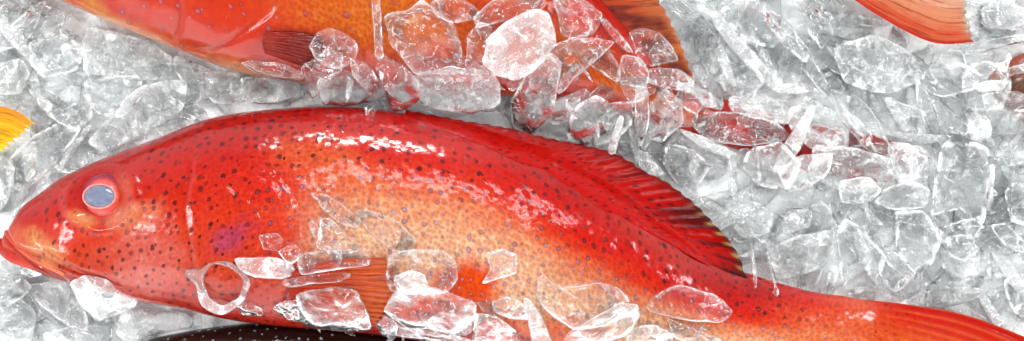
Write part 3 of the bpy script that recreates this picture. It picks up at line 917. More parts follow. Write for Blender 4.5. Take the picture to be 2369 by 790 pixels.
def bump_support(x, y, r, top):
    m = (gxx - x) ** 2 + (gyy - y) ** 2 < (0.8 * r) ** 2
    sup[m] = np.maximum(sup[m], top)


# ---- the crumbs nobody could count
r0 = random.Random(5)
small = []
for i in range(16):
    small.append(piece(rand_outline(r0, 1.0 * 46), r0.uniform(5, 11), r0.uniform(-8, 12), seed=400 + i, N=18, rs=np.array([0.5, 0.8, 0.93, 1.0])))
VV, FF, RR, off = [], [], [], 0
cnt = 0
while cnt < 170:
    x = r0.uniform(-230, 2600); y = r0.uniform(-190, 980)
    if hat(fish_here, x, y): continue
    V, F, rim = small[cnt % 16]
    s = r0.choice([0.4, 0.6, 0.8, 1.0, 1.3])
    rad = 40 * s
    M = rot_mat(r0.uniform(0, 6.28), abs(r0.gauss(0, 0.5)), r0.uniform(0, 6.28))
    fr = circ_fish(x, y, rad)
    z = float(hat(sup, x, y)) + 6 * s
    z = min(z, -26 + r0.uniform(-8, 8))
    if fr > 0: z = min(z, -48)
    P_ = (V * s) @ M.T
    p = W(x, y, z)
    VV.append(P_ * K + p); FF += [tuple(k + off for k in f) for f in F]; RR.append(rim); off += len(V)
    bump_support(x, y, rad, z + 3)
    cnt += 1
crumbs = mesh_from('crushed_ice', np.concatenate(VV), FF, m_crush, attr=np.concatenate(RR))
tag(crumbs, 'fine crushed ice filling the bed between and under the fish', 'ice', kind='stuff')

# ---- loose flakes lying in the open ice: 14 shapes, copied
protos = []
for i in range(14):
    R0 = 92.0
    V, F, rim = piece(rand_outline(r0, R0, [0.5, 0.25, 0.7, 0.16][i % 4]), [9, 13, 16, 11][i % 4], r0.choice([0, 8, 18, 30]), seed=700 + i, N=44, pw=3.0 + (i % 3))
    protos.append((V, F, rim, [m_flake, m_crush, m_flake, m_frost][(i * 3) % 4]))
GRP = 'loose ice flakes bedded in the open ice'
LBL = 'plain translucent ice flake bedded among others in the open crushed ice'
first = {}
spots = []
tries = 0
while len(spots) < 165 and tries < 30000:
    tries += 1
    x = r0.uniform(-60, 2430); y = r0.uniform(-50, 840)
    s = r0.choice([0.7, 0.9, 1.15, 1.4, 1.7])
    if circ_fish(x, y, 70 * s * 0.7) > 0.10 or hat(fish_here, x, y): continue
    if any((x - a) ** 2 + (y - b) ** 2 < (25 * (s + c)) ** 2 for a, b, c in spots): continue
    spots.append((x, y, s))
for n_, (x, y, s) in enumerate(spots):
    i = n_ % 14
    z = float(hat(sup, x, y)) + 7 * s
    fr = circ_fish(x, y, 70 * s)
    z = min(z, -6 + r0.uniform(-8, 8))
    tilt = min(0.6, abs(r0.gauss(0, 0.26)))
    if fr > 0: z = min(z, -34); tilt *= 0.4
    if i not in first:
        V, F, rim, m = protos[i]
        o = mesh_from('ice_flake', V * K, F, m, attr=rim); first[i] = o
    else:
        o = first[i].copy(); C.objects.link(o)
    tag(o, LBL, 'ice flake', GRP)
    o.location = W(x, y, z); o.scale = (s, s, s * r0.uniform(0.8, 1.1))
    az = r0.uniform(0, 6.28)
    from mathutils import Matrix
    o.rotation_euler = Matrix(rot_mat(r0.uniform(0, 6.28), tilt, az).tolist()).to_euler()
    bump_support(x, y, 60 * s, z + 3)

# ---- long slivers of broken tube ice, strewn over the open ice
sl = []
for i in range(6):
    ol = np.array([(-95, -4), (-60, -13 - 3 * (i % 3)), (10, -15 - 2 * (i % 2)), (80, -9), (98, 3), (70, 12), (-10, 15 + 3 * (i % 3)), (-80, 10)], float)
    ol += np.array([[r0.uniform(-7, 7), r0.uniform(-4, 4)] for _ in ol])
    sl.append(piece(ol, 8, [0, 8, 14][i % 3], seed=900 + i, N=48, pw=5.0))
sfirst = {}; ss = []
tries = 0
while len(ss) < 52 and tries < 9000:
    tries += 1
    x = r0.uniform(1450, 2380) if r0.random() < 0.75 else r0.uniform(0, 520); y = r0.uniform(0, 790)
    s = r0.choice([0.5, 0.65, 0.8, 1.0]); yaw = -0.75 + r0.gauss(0, 0.55)
    px_ = [x + q * 90 * s * math.cos(yaw) for q in (-1, -0.5, 0, 0.5, 1)]; py_ = [y - q * 90 * s * math.sin(yaw) for q in (-1, -0.5, 0, 0.5, 1)]
    if x < 190 and y > 500: continue
    if hat(fish_here, px_, py_).any() or any((x - a) ** 2 + (y - b) ** 2 < 58 ** 2 for a, b, _, _ in ss): continue
    ss.append((x, y, s, yaw))
for n_, (x, y, s, yaw) in enumerate(ss):
    i = n_ % 6
    if i not in sfirst:
        sfirst[i] = mesh_from('ice_splinter', sl[i][0] * K, sl[i][1], m_edge if i % 3 else m_white, attr=sl[i][2]); o = sfirst[i]
    else:
        o = sfirst[i].copy(); C.objects.link(o)
    tag(o, 'narrow pale ice splinter strewn over the open crushed ice', 'ice splinter', 'narrow ice splinters strewn over the open ice')
    z = min(float(hat(sup, x, y)) + 7, 8)
    o.location = W(x, y, z); o.scale = (s, s, s)
    o.rotation_euler = Matrix(rot_mat(yaw, r0.gauss(0, 0.2), r0.uniform(0, 6.28)).tolist()).to_euler()

sup = np.maximum(sup, np.where(fish_here, FISHTOP, -1e9))
ZONE = [(940, 150), (1130, 175), (1290, 170), (1420, 130), (1500, 190), (1650, 215), (1900, 300), (2120, 360), (2160, 430), (2000, 430), (1720, 390), (1520, 350), (1450, 345), (1180, 285), (1000, 255), (740, 235), (700, 185), (800, 170)]
chips = []
while len(chips) < 96:
    x = r0.uniform(690, 2170); y = r0.uniform(120, 440)
    if not in_poly(np.array([x]), np.array([y]), ZONE)[0]: continue
    s = r0.choice([0.3, 0.4, 0.5, 0.62, 0.75])
    if any((x - a) ** 2 + (y - b) ** 2 < (21 * (s + c)) ** 2 for a, b, c in chips): continue
    if hat(FISHTOP, x, y + 22 + 20 * s) > 5 and y > 225 and x < 1500: continue
    chips.append((x, y, s))
np_ = len(chips)
ZONE2 = [(640, 600), (850, 600), (860, 700), (900, 690), (1060, 690), (1110, 710), (1300, 690), (1700, 745), (1700, 800), (640, 780)]
while len(chips) < np_ + 26:
    x = r0.uniform(640, 1700); y = r0.uniform(590, 800)
    if not in_poly(np.array([x]), np.array([y]), ZONE2)[0] or (780 < x < 900 and y < 720): continue
    s = r0.choice([0.22, 0.3, 0.4, 0.5])
    if any((x - a) ** 2 + (y - b) ** 2 < (30 * (s + c)) ** 2 for a, b, c in chips): continue
    chips.append((x, y, s))
for n_, (x, y, s) in enumerate(chips):
    i = [0, 3, 4, 1, 8, 7, 12, 2][n_ % 8]
    o = first[i].copy(); C.objects.link(o)
    if n_ < np_: tag(o, 'small clear ice chip in the jumble piled over the upper fish', 'ice chip', 'small clear chips in the jumble over the upper fish')
    else: tag(o, 'small clear ice chip among the lumps on the belly of the whole fish', 'ice chip', 'small clear chips on the belly of the whole fish')
    o.name = 'ice_chip'
    z = max(-30, float(hat(sup, x, y))) + 8 * s
    o.location = W(x, y, z); o.scale = (s, s, s)
    o.rotation_euler = Matrix(rot_mat(r0.uniform(0, 6.28), min(0.8, abs(r0.gauss(0, 0.4))), r0.uniform(0, 6.28)).tolist()).to_euler()
    bump_support(x, y, 55 * s, z + 4)


def put(name, cat, label, outline, T, bend=0.0, mat='c', lift=0.0, keep=0.55, seed=None, lump=0.22, maxt=0.75, jag=0.03, pw=7.0, sink=0.3):
    """a piece of ice whose outline was measured in the photograph; it settles on what is under it"""
    poly = np.array(outline, float)
    c = poly.mean(0); poly = c + (poly - c) * 1.07
    x0, y0 = poly.min(0); x1, y1 = poly.max(0)
    m = (gxx >= x0) & (gxx <= x1) & (gyy >= y0) & (gyy <= y1)
    m &= in_poly(gxx, gyy, poly)
    if m.sum() < 4: m = (gxx - c[0]) ** 2 + (gyy - c[1]) ** 2 < 14 ** 2
    h = np.maximum(sup[m], -70)
    A = np.stack([gxx[m] - c[0], gyy[m] - c[1], np.ones(m.sum())], 1)
    reg = np.diag([60.0, 60.0, 0.001]) * 30
    sol = np.linalg.solve(A.T @ A + reg, A.T @ h)
    a, b = np.clip(sol[:2], -maxt, maxt)
    res = h - A[:, :2] @ np.array([a, b])
    z = np.percentile(res, 72) + T * (1 - sink) + lift + abs(bend) * 0.3
    T *= 1.35; pw = 3.0 + (abs(c[0] * 3.7 + c[1]) % 10) * 0.5
    seed = seed if seed is not None else (int(abs(c[0]) * 7 + abs(c[1]) * 13) % 997)
    if name == 'ice_sliver' and mat in 'mf': mat = 'w'
    elif mat == 'c' and hat(fish_here, gxx[m], gyy[m]).mean() < 0.35: mat = 'e'
    if mat == 'e': z += 5; T *= 1.15
    V, F, rim = piece(np.stack([poly[:, 0] - c[0], c[1] - poly[:, 1]], 1), T, bend, seed=seed, lump=lump, jag=jag, pw=pw)
    V = V.copy(); V[:, 2] += a * V[:, 0] - b * V[:, 1]
    o = mesh_from(name, V * K, F, MATS[mat], attr=rim)
    o.location = W(c[0], c[1], z)
    tag(o, label, cat)
    top = A[:, :2] @ np.array([a, b]) + z + T * keep
    sup[m] = np.maximum(sup[m], top)
    return o
S, CH, SL, PL, LP = ('ice_shard', 'ice shard'), ('ice_chunk', 'ice chunk'), ('ice_sliver', 'ice sliver'), ('ice_plate', 'ice plate'), ('ice_lump', 'ice lump')
L = [
 # ---- open ice, upper left
 (PL, 'broad smooth ice plate below the belly edge of the upper fish, near the left corner', [(200, 60), (330, 90), (395, 130), (390, 185), (300, 180), (200, 170), (195, 110)], 9, 10, 'f'),
 (PL, 'clear flat plate under the crescent fragments, just above the red fish nape', [(255, 275), (330, 200), (430, 190), (420, 260), (330, 310), (240, 350), (200, 330)], 9, 12, 'f'),
 (S, 'thick curled crescent of ice above the yellow tail tip', [(80, 210), (100, 240), (150, 255), (203, 216), (210, 262), (184, 302), (140, 286), (95, 250)], 12, 26, 'c'),
 (PL, 'rounded clear plate with a bright lower rim right of the curled crescent', [(197, 192), (260, 175), (326, 180), (322, 205), (284, 245), (255, 272), (206, 250)], 9, 14, 'c'),
 (SL, 'thin arched sliver lying between the upper fish belly and the red nape', [(266, 270), (290, 226), (330, 200), (352, 196), (330, 220), (300, 256), (284, 270)], 7, 6, 'c'),
 (S, 'pale pinkish chip tucked beneath the chin line of the upper fish', [(405, 130), (470, 150), (500, 170), (470, 195), (425, 190), (408, 160)], 9, 8, 'c'),
 (S, 'glassy chip with red reflections touching the lower belly of the upper fish', [(480, 165), (550, 170), (570, 200), (560, 235), (500, 240), (470, 215)], 10, 10, 'c'),
 (S, 'cloudy chip resting against the red fish back just behind its nape', [(560, 180), (640, 180), (690, 190), (690, 225), (620, 245), (560, 235)], 11, 10, 'c'),
 (SL, 'long pale yellowish ice stick pointing at the red forehead', [(118, 398), (150, 356), (196, 296), (209, 293), (206, 304), (172, 350), (142, 398)], 10, 0, 'f'),
 (PL, 'wide streaked glassy slab between the yellow tail and the snout', [(60, 330), (130, 290), (190, 300), (150, 350), (110, 400), (50, 440), (10, 430), (20, 370)], 10, 16, 'c'),
 (S, 'ice shard at the frame edge directly below the yellow tail', [(-40, 385), (10, 360), (40, 390), (20, 470), (-30, 500), (-60, 440)], 10, 10, 'f'),
 (PL, 'big pale plate in the upper left corner of the ice', [(-30, 20), (60, 0), (90, 40), (60, 100), (-10, 120), (-50, 80)], 10, 14, 'f'),
 (S, 'bright narrow shard leaning along the top left edge', [(30, 60), (80, 10), (100, 0), (96, 22), (60, 66), (40, 84)], 8, 6, 'c'),
 (PL, 'flat chip with rounded ends above the big curled crescent', [(70, 100), (150, 80), (190, 110), (180, 160), (110, 180), (75, 150)], 9, 14, 'c'),
 (S, 'small squarish shard left of the curled crescent', [(-10, 150), (50, 135), (70, 170), (50, 215), (0, 220)], 10, 8, 'f'),
 # ---- below the mouth
 (S, 'clear curled flap of ice at the fish mouth', [(-8, 606), (40, 603), (88, 603), (107, 610), (102, 634), (76, 640), (20, 632), (-10, 622)], 3, 5, 'c', -16),
 (PL, 'long flat plate slanting down below the chin', [(66, 663), (111, 653), (160, 650), (190, 690), (206, 775), (152, 748), (91, 702)], 10, 6, 'f'),
 (CH, 'cloudy white chunk resting against the red chin', [(172, 654), (205, 636), (255, 646), (313, 692), (305, 711), (268, 727), (213, 747), (178, 700)], 15, 4, 'm'),
 (CH, 'frosty white chunk between the chin and the dark spotted fish', [(286, 718), (330, 716), (422, 724), (443, 742), (434, 760), (385, 768), (304, 788), (276, 770)], 14, 4, 'm'),
 (S, 'ice shard in the bottom left corner', [(-20, 700), (50, 690), (90, 730), (70, 800), (-10, 810)], 11, 12, 'f'),
 (S, 'dull translucent shard left of the long chin plate', [(-10, 640), (50, 640), (70, 668), (40, 700), (-20, 690)], 10, 8, 'c'),
 (S, 'wedge of ice at the bottom edge under the chin plate', [(100, 770), (160, 755), (220, 775), (250, 810), (110, 815)], 11, 8, 'f'),
 # ---- on the flank of the whole fish
 (PL, 'long thin flat sheet of ice slanting over the orange flank', [(826, 499), (850, 488), (915, 512), (958, 555), (942, 590), (905, 578), (862, 543)], 5, 4, 'c'),
 (SL, 'small pointed clear sliver at the gill edge, highest on the flank', [(722, 450), (760, 452), (806, 486), (830, 508), (820, 524), (787, 516), (752, 486)], 6, 8, 'c'),
 (S, 'small curled chip behind the four sided piece over the gill', [(714, 517), (744, 502), (750, 546), (727, 550)], 7, 8, 'c'),
 (S, 'four sided clear piece standing above the pectoral fin', [(745, 506), (768, 510), (810, 552), (828, 580), (793, 586), (735, 574), (741, 537)], 9, 8, 'c'),
 (PL, 'flat rectangular slab over the root of the pectoral fin', [(697, 588), (770, 580), (845, 577), (850, 614), (793, 621), (700, 636)], 8, 3, 'c'),
 (S, 'arched clear chip beside the white shard behind the ring', [(640, 584), (682, 563), (702, 593), (673, 612)], 9, 8, 'c'),
 (SL, 'white frosted shard reaching right from the ice ring', [(548, 600), (590, 598), (640, 597), (673, 612), (676, 633), (650, 645), (590, 642), (558, 626)], 8, 0, 'm'),
 (SL, 'long thin rod lying across the pectoral fin', [(656, 650), (720, 636), (803, 632), (807, 640), (782, 652), (668, 666)], 6, 0, 'c'),
 (S, 'dark cornered clear piece left of the big square slab under the pectoral fin', [(632, 714), (656, 697), (700, 692), (703, 746), (666, 742)], 9, 8, 'c'),
 (CH, 'big square slab below the pectoral fin, over the dark fish', [(693, 679), (782, 664), (826, 674), (846, 719), (852, 762), (803, 768), (700, 757)], 16, 6, 'c'),
 (S, 'dark wet splinter below the ice ring', [(548, 706), (580, 698), (606, 715), (604, 732), (560, 730)], 8, 4, 'c'),
 (CH, 'two lobed clear chunk right of the pectoral fin', [(905, 592), (942, 584), (1028, 582), (1049, 612), (1054, 645), (1030, 677), (975, 676), (912, 672), (899, 648)], 13, 10, 'c'),
 (LP, 'round sparkling lump on the left lobe of the clear chunk', [(914, 643), (948, 626), (980, 638), (987, 666), (960, 682), (924, 676)], 12, 0, 'f'),
 (CH, 'largest clear chunk at the lower edge of the orange belly', [(922, 676), (985, 661), (1036, 677), (1093, 703), (1100, 740), (1068, 778), (1020, 768), (944, 757), (892, 724)], 18, 8, 'c'),
 (LP, 'small bright knob of ice over the back of the dark fish', [(871, 750), (894, 728), (921, 752), (911, 787), (880, 776)], 12, 0, 'f'),
 (SL, 'grey wet bar reaching from the bright knob under the largest chunk', [(905, 752), (960, 752), (1040, 770), (1100, 790), (1080, 806), (980, 790), (910, 778)], 9, 4, 'c'),
 (S, 'thin flake with a white edge alone on the belly right of the two lobed chunk', [(1125, 588), (1162, 578), (1194, 592), (1192, 633), (1147, 646), (1115, 656), (1137, 622)], 6, 6, 'f'),
 (S, 'frosty piece leaning above the bottom edge left of the tall white spike', [(1140, 699), (1177, 687), (1204, 700), (1228, 742), (1180, 738), (1145, 722)], 11, 8, 'f'),
 (CH, 'bubbly shard at the bottom edge left of the tall white spike', [(1104, 724), (1152, 732), (1190, 765), (1200, 806), (1094, 808)], 13, 6, 'f'),
 (SL, 'tall narrow white spike pointing up from the bottom edge', [(1211, 694), (1224, 692), (1254, 734), (1280, 800), (1234, 804)], 10, 0, 'm'),
 (CH, 'large lens shaped shell with a hooked white end on the belly', [(1249, 648), (1268, 638), (1283, 666), (1330, 662), (1380, 655), (1425, 667), (1448, 694), (1444, 725), (1393, 752), (1332, 758), (1289, 736), (1254, 704)], 14, 16, 'c'),
 (CH, 'big grey chunk at the bottom edge below the hooked shell', [(1430, 700), (1465, 704), (1477, 736), (1445, 782), (1372, 800), (1300, 802), (1330, 760)], 14, 10, 'c'),
 (CH, 'long flat clear lens on the lower flank before the tail', [(1496, 714), (1524, 682), (1572, 661), (1650, 683), (1690, 724), (1668, 747), (1610, 742), (1545, 731)], 11, 12, 'c'),
 (SL, 'thin wedge under the long flat lens near the bottom edge', [(1543, 734), (1612, 764), (1668, 785), (1660, 800), (1565, 786)], 8, 4, 'c'),
 (S, 'grey bubbly shard at the bottom edge under the flat lens', [(1461, 760), (1514, 750), (1557, 775), (1547, 804), (1450, 804)], 12, 6, 'f'),
 (S, 'faint clear chip on the purple cheek patch', [(600, 545), (640, 540), (655, 556), (640, 580), (610, 575)], 5, 4, 'c'),
 (LP, 'tiny clear drop of ice perched on the red back', [(843, 250), (858, 243), (872, 252), (868, 268), (850, 272)], 8, 0, 'c'),
 # ---- the pile over the upper fish
 (S, 'flat glassy chip along the lower edge of the dark pectoral fin of the upper fish', [(560, 146), (592, 142), (650, 148), (703, 167), (698, 184), (641, 184), (590, 168)], 8, 4, 'c'),
 (S, 'crumpled chip under the upright oval lens', [(699, 157), (742, 132), (760, 118), (793, 127), (790, 165), (744, 206), (715, 222)], 11, 10, 'c'),
 (PL, 'upright oval lens of clear ice against the orange flank', [(721, 106), (735, 80), (762, 70), (795, 79), (827, 109), (815, 138), (783, 159), (755, 154), (731, 132)], 7, 10, 'c', 8),
 (S, 'clear jumbled chip between the oval lens and the red back', [(740, 190), (800, 165), (850, 190), (870, 230), (800, 243), (745, 240)], 11, 10, 'c'),
 (PL, 'small plate right of the oval lens', [(816, 142), (850, 148), (894, 213), (862, 226), (820, 182)], 7, 8, 'c'),
 (SL, 'tall thin upright splinter with bright edges', [(861, -6), (880, 8), (888, 125), (876, 134), (866, 128)], 8, 0, 'c', 4),
 (S, 'broad hump of ice lying along the red back', [(952, 178), (1046, 160), (1137, 172), (1150, 194), (1150, 240), (1090, 262), (985, 246)], 13, 12, 'f'),
 (PL, 'large upright clear slab with jagged white core', [(892, 36), (944, 31), (980, 3), (1012, 34), (1048, 61), (1074, 147), (1062, 164), (960, 165), (912, 102)], 14, 14, 'c'),
 (S, 'wedge shaped slab whose foot rests on the red back', [(869, 147), (894, 135), (946, 166), (969, 192), (968, 230), (939, 250), (907, 253), (892, 223)], 13, 10, 'c', 4),
 (S, 'bubbly glassy piece at the top edge above the slab with jagged core', [(998, 10), (1046, -12), (1098, 18), (1110, 40), (1048, 54), (1010, 36)], 10, 8, 'c'),
 (S, 'hollow curved shell left of the large white frosted chunk', [(1079, 152), (1084, 86), (1112, 54), (1140, 66), (1130, 132), (1140, 170)], 12, 18, 'c'),
 (S, 'clear piece at the top edge above the large white frosted chunk', [(1100, 40), (1150, -5), (1230, -20), (1262, 10), (1220, 40), (1170, 50), (1110, 64)], 11, 10, 'c'),
 (CH, 'large white frosted chunk in the middle of the pile', [(1128, 105), (1150, 75), (1182, 50), (1231, 28), (1263, 35), (1283, 96), (1262, 129), (1231, 160), (1190, 180), (1148, 166), (1123, 140)], 18, 4, 'm', 6),
 (S, 'clear arched shell at the top edge right of the frosted chunk', [(1280, -4), (1312, -15), (1354, 4), (1391, 30), (1374, 73), (1322, 94), (1300, 76)], 12, 16, 'c'),
 (SL, 'thick clear rod slanting down beside the ray of the upper fin', [(1384, 40), (1404, 46), (1456, 104), (1464, 122), (1442, 116), (1410, 84)], 10, 0, 'c', 4),
 (S, 'arched clear piece spanning red flesh below the frosted chunk', [(1268, 116), (1322, 94), (1420, 99), (1385, 134), (1342, 170), (1296, 216), (1279, 192)], 11, 12, 'c', 4),
 (CH, 'long rounded lens below the frosted chunk, its lower rim bright white', [(1183, 233), (1231, 150), (1273, 135), (1294, 152), (1284, 223), (1272, 266), (1231, 307), (1192, 290)], 16, 18, 'c', 4),
 (S, 'cloudy plate wedged between the two rounded lenses', [(1274, 238), (1352, 206), (1376, 228), (1324, 282), (1278, 288)], 11, 8, 'f'),
 (CH, 'blunt rounded lens with a bright white left rim above the red back', [(1315, 294), (1337, 246), (1372, 226), (1403, 241), (1460, 241), (1456, 296), (1410, 328), (1352, 338), (1320, 324)], 16, 14, 'c', 6),
 (SL, 'white finger of ice hanging over the red back edge', [(1407, 350), (1412, 318), (1431, 271), (1441, 276), (1434, 318), (1424, 356), (1414, 360)], 9, 0, 'm', 6),
 (PL, 'clear plate lying on the striped fin of the upper fish', [(1454, 81), (1484, 65), (1526, 75), (1553, 106), (1568, 138), (1504, 155), (1472, 132)], 9, 8, 'c'),
 (S, 'jumbled glassy shard below the plate on the striped fin', [(1440, 130), (1480, 135), (1500, 170), (1490, 230), (1455, 235), (1430, 180)], 11, 10, 'c'),
 (S, 'upright narrow shard left of the pebble shaped clear piece', [(1465, 200), (1495, 210), (1502, 290), (1488, 340), (1470, 300)], 10, 6, 'c', 2),
 (S, 'pebble shaped clear piece under the tip of the striped fin', [(1502, 243), (1534, 211), (1573, 238), (1578, 284), (1536, 328), (1507, 316)], 12, 10, 'c'),
 (S, 'ridged clear chip over the orange fin tip', [(1500, 160), (1575, 160), (1610, 185), (1600, 215), (1540, 205), (1500, 195)], 10, 8, 'c'),
 (S, 'round glassy chip with a curled rim over the tail root of the upper fish', [(1593, 203), (1636, 206), (1680, 238), (1668, 256), (1620, 246)], 9, 10, 'c'),
 (CH, 'wide clear lens over the red tail root, right of the pebble shaped piece', [(1603, 284), (1661, 259), (1739, 266), (1803, 290), (1834, 320), (1737, 337), (1636, 326)], 13, 16, 'c', 4),
 (SL, 'long white bar lying diagonally below the wide clear lens', [(1572, 299), (1612, 312), (1716, 358), (1710, 374), (1626, 344), (1580, 312)], 9, 0, 'm', 4),
 (S, 'pointed shard leaning on the dorsal fin edge of the whole fish', [(1466, 352), (1496, 347), (1538, 400), (1500, 416), (1480, 385)], 9, 6, 'f'),
 (S, 'clear shard right of the shard on the dorsal fin edge', [(1540, 335), (1600, 345), (1640, 385), (1620, 430), (1570, 425), (1535, 380)], 11, 10, 'c'),
 (PL, 'wide frosted plate hiding the middle of the buried red tail', [(1830, 250), (1900, 240), (1960, 280), (1960, 340), (1880, 350), (1830, 310)], 12, 8, 'f'),
 (PL, 'frosted plate over the narrow red tail root, between the curled chip and the bright wedge', [(1690, 225), (1760, 215), (1840, 250), (1820, 290), (1740, 275), (1690, 255)], 11, 8, 'f'),
 (PL, 'large frosted plate lying on the lower edge of the buried red tail', [(1880, 340), (1980, 345), (2080, 380), (2090, 440), (1980, 450), (1880, 410)], 13, 8, 'f'),
 (PL, 'flat frosted plate covering the end of the buried red tail', [(2065, 335), (2130, 340), (2160, 365), (2140, 430), (2090, 425), (2060, 380)], 11, 6, 'f', 4),
 (CH, 'thick frosted lump hiding the tip of the brown fish', [(2240, 150), (2310, 140), (2335, 190), (2320, 250), (2250, 255), (2225, 200)], 15, 8, 'f', 6),
 # ---- open ice, upper right
 (PL, 'smooth clear plate behind the longest white bar', [(1664, 28), (1707, -2), (1750, 3), (1803, 60), (1793, 112), (1717, 93)], 10, 10, 'c'),
 (SL, 'longest thick white edged bar in the upper right ice', [(1638, 32), (1658, 26), (1690, 66), (1760, 140), (1806, 190), (1808, 218), (1760, 185), (1727, 150), (1664, 78)], 12, 4, 'f', 6),
 (PL, 'rounded plate below the longest white edged bar', [(1663, 177), (1727, 145), (1770, 187), (1740, 226), (1684, 221)], 10, 8, 'c'),
 (PL, 'parallel sided glassy slab right of the longest white edged bar', [(1769, 8), (1822, 51), (1878, 121), (1863, 145), (1800, 93), (1767, 52)], 12, 10, 'c'),
 (S, 'curved shell left of the pale orange tail', [(1858, 25), (1880, 8), (1923, 61), (1929, 83), (1900, 114), (1868, 76)], 11, 16, 'c'),
 (PL, 'broad faint plate below the pale orange tail', [(1930, 110), (2020, 80), (2110, 120), (2140, 180), (2050, 220), (1950, 190)], 10, 14, 'f'),
 (S, 'long arched shell crossing the buried red tail', [(1919, 207), (1971, 211), (2014, 253), (2045, 304), (2061, 354), (2055, 390), (2010, 358), (1950, 292)], 12, 20, 'c'),
 (SL, 'bright white wedge standing over the buried red tail', [(1792, 388), (1818, 329), (1872, 248), (1886, 252), (1850, 344), (1812, 404)], 9, 0, 'm', 6),
 (PL, 'clear rounded plate left of the bright white wedge', [(1730, 350), (1800, 330), (1850, 380), (1830, 440), (1760, 430), (1720, 390)], 10, 12, 'c'),
 (S, 'round bottomed clear dish right of the bright white wedge', [(1800, 395), (1850, 360), (1920, 358), (1918, 402), (1880, 438), (1830, 443)], 11, 16, 'c'),
 (SL, 'nearly level white bar right of the arched shell', [(2035, 298), (2098, 307), (2160, 312), (2202, 313), (2198, 327), (2123, 333), (2051, 312)], 9, 4, 'f', 4),
 (SL, 'pointed white splinter above the level white bar', [(2043, 232), (2059, 226), (2090, 262), (2111, 300), (2094, 304), (2064, 270)], 8, 0, 'f'),
 (S, 'faint clear shard over the tip of the buried red tail', [(2060, 330), (2120, 340), (2150, 370), (2130, 410), (2080, 420), (2050, 390)], 10, 10, 'c'),
 (PL, 'slanting grey slab left of the white block', [(2155, 238), (2175, 231), (2244, 299), (2228, 318), (2184, 302)], 10, 4, 'c'),
 (CH, 'white block at the head of the tall clear slab', [(2238, 263), (2281, 256), (2294, 314), (2245, 328)], 13, 2, 'm'),
 (LP, 'gleaming white lump above the white block', [(2253, 197), (2290, 186), (2330, 187), (2320, 210), (2265, 212)], 11, 0, 'm', 4),
 (SL, 'longest bar running from the pale orange tail to the right frame edge', [(2186, 116), (2275, 94), (2390, 74), (2392, 93), (2255, 126)], 11, 2, 'c', 4),
 (SL, 'thin loop edged splinter over the brown fish', [(2298, 163), (2320, 140), (2343, 114), (2354, 118), (2318, 170)], 8, 0, 'f', 4),
 (SL, 'lower of the two glassy bars across the brown fish', [(2304, 168), (2350, 152), (2390, 146), (2390, 165), (2316, 181)], 9, 0, 'c'),
 (S, 'clear jumble piece left of the brown fish', [(2150, 165), (2220, 150), (2260, 175), (2240, 210), (2180, 225), (2140, 200)], 11, 12, 'c'),
 (PL, 'wet plate covering the lower half of the brown fish', [(2270, 220), (2340, 215), (2400, 240), (2400, 300), (2320, 310), (2290, 270)], 10, 10, 'c'),
 (S, 'small bright shard in the upper right corner', [(2270, 20), (2320, 0), (2380, 30), (2360, 70), (2290, 65)], 10, 10, 'f'),
 # ---- open ice, lower right
 (PL, 'tall clear slab with two bright straight sides', [(2176, 338), (2154, 500), (2190, 488), (2226, 482), (2277, 530), (2284, 345), (2230, 330)], 12, 8, 'c', 4),
 (S, 'rounded chip tucked under the foot of the tall slab', [(2196, 520), (2245, 505), (2279, 528), (2256, 556), (2214, 540)], 10, 8, 'c'),
 (SL, 'narrow white bar right of the tall slab', [(2278, 385), (2292, 385), (2298, 440), (2304, 490), (2288, 486)], 9, 0, 'f', 4),
 (PL, 'grey rectangular plate near the dorsal fin, left of the arch shaped shell', [(1778, 577), (1845, 545), (1931, 535), (1938, 593), (1870, 631), (1802, 646)], 10, 10, 'f'),
 (S, 'rough cornered chip above the grey rectangular plate', [(1808, 544), (1820, 490), (1880, 484), (1873, 524)], 12, 4, 'f'),
 (S, 'arch shaped shell whose white left side touches the red tail root', [(1934, 542), (1956, 510), (1997, 530), (2044, 593), (2034, 635), (1994, 676), (1954, 682)], 12, 20, 'c', 2),
 (S, 'small pointed chip above the arch shaped shell', [(1990, 476), (2007, 454), (2025, 491), (2014, 520)], 9, 6, 'f'),
 (CH, 'large oval lens in the middle of the lower right ice', [(2071, 491), (2134, 489), (2172, 552), (2156, 615), (2118, 636), (2081, 587)], 14, 18, 'c'),
 (S, 'clear plate between the arch shaped shell and the oval lens', [(2042, 570), (2088, 598), (2125, 638), (2073, 678), (2030, 635)], 11, 10, 'c'),
 (S, 'smiling crescent of thick ice right of the oval lens', [(2172, 574), (2190, 582), (2212, 596), (2255, 608), (2294, 603), (2272, 634), (2225, 646), (2186, 624)], 13, 10, 'f', 2),
 (PL, 'faint flat plate above the smiling crescent', [(2190, 545), (2250, 545), (2270, 580), (2230, 606), (2190, 590)], 8, 6, 'c'),
 (S, 'flat wedge along the red tail edge', [(2100, 700), (2194, 712), (2265, 687), (2282, 672), (2225, 664), (2130, 676)], 10, 6, 'f'),
 (SL, 'white bar slanting down to the red tail tip', [(2263, 688), (2281, 687), (2324, 747), (2306, 757), (2284, 726)], 10, 0, 'f', 4),
 (S, 'curved chip at the right frame edge above the slanting white bar', [(2320, 650), (2370, 630), (2400, 680), (2390, 740), (2340, 720)], 11, 12, 'c'),
 (S, 'triangular shard at the right frame edge level with the oval lens', [(2289, 522), (2326, 515), (2372, 562), (2374, 590), (2325, 568)], 11, 8, 'c'),
 (S, 'rounded shell at the right frame edge beside the narrow white bar', [(2324, 441), (2356, 421), (2390, 425), (2392, 525), (2341, 514)], 12, 16, 'c'),
 (S, 'dull chip above the grey rectangular plate, touching the fin edge', [(1690, 480), (1740, 465), (1790, 490), (1780, 540), (1720, 550), (1690, 520)], 10, 8, 'f'),
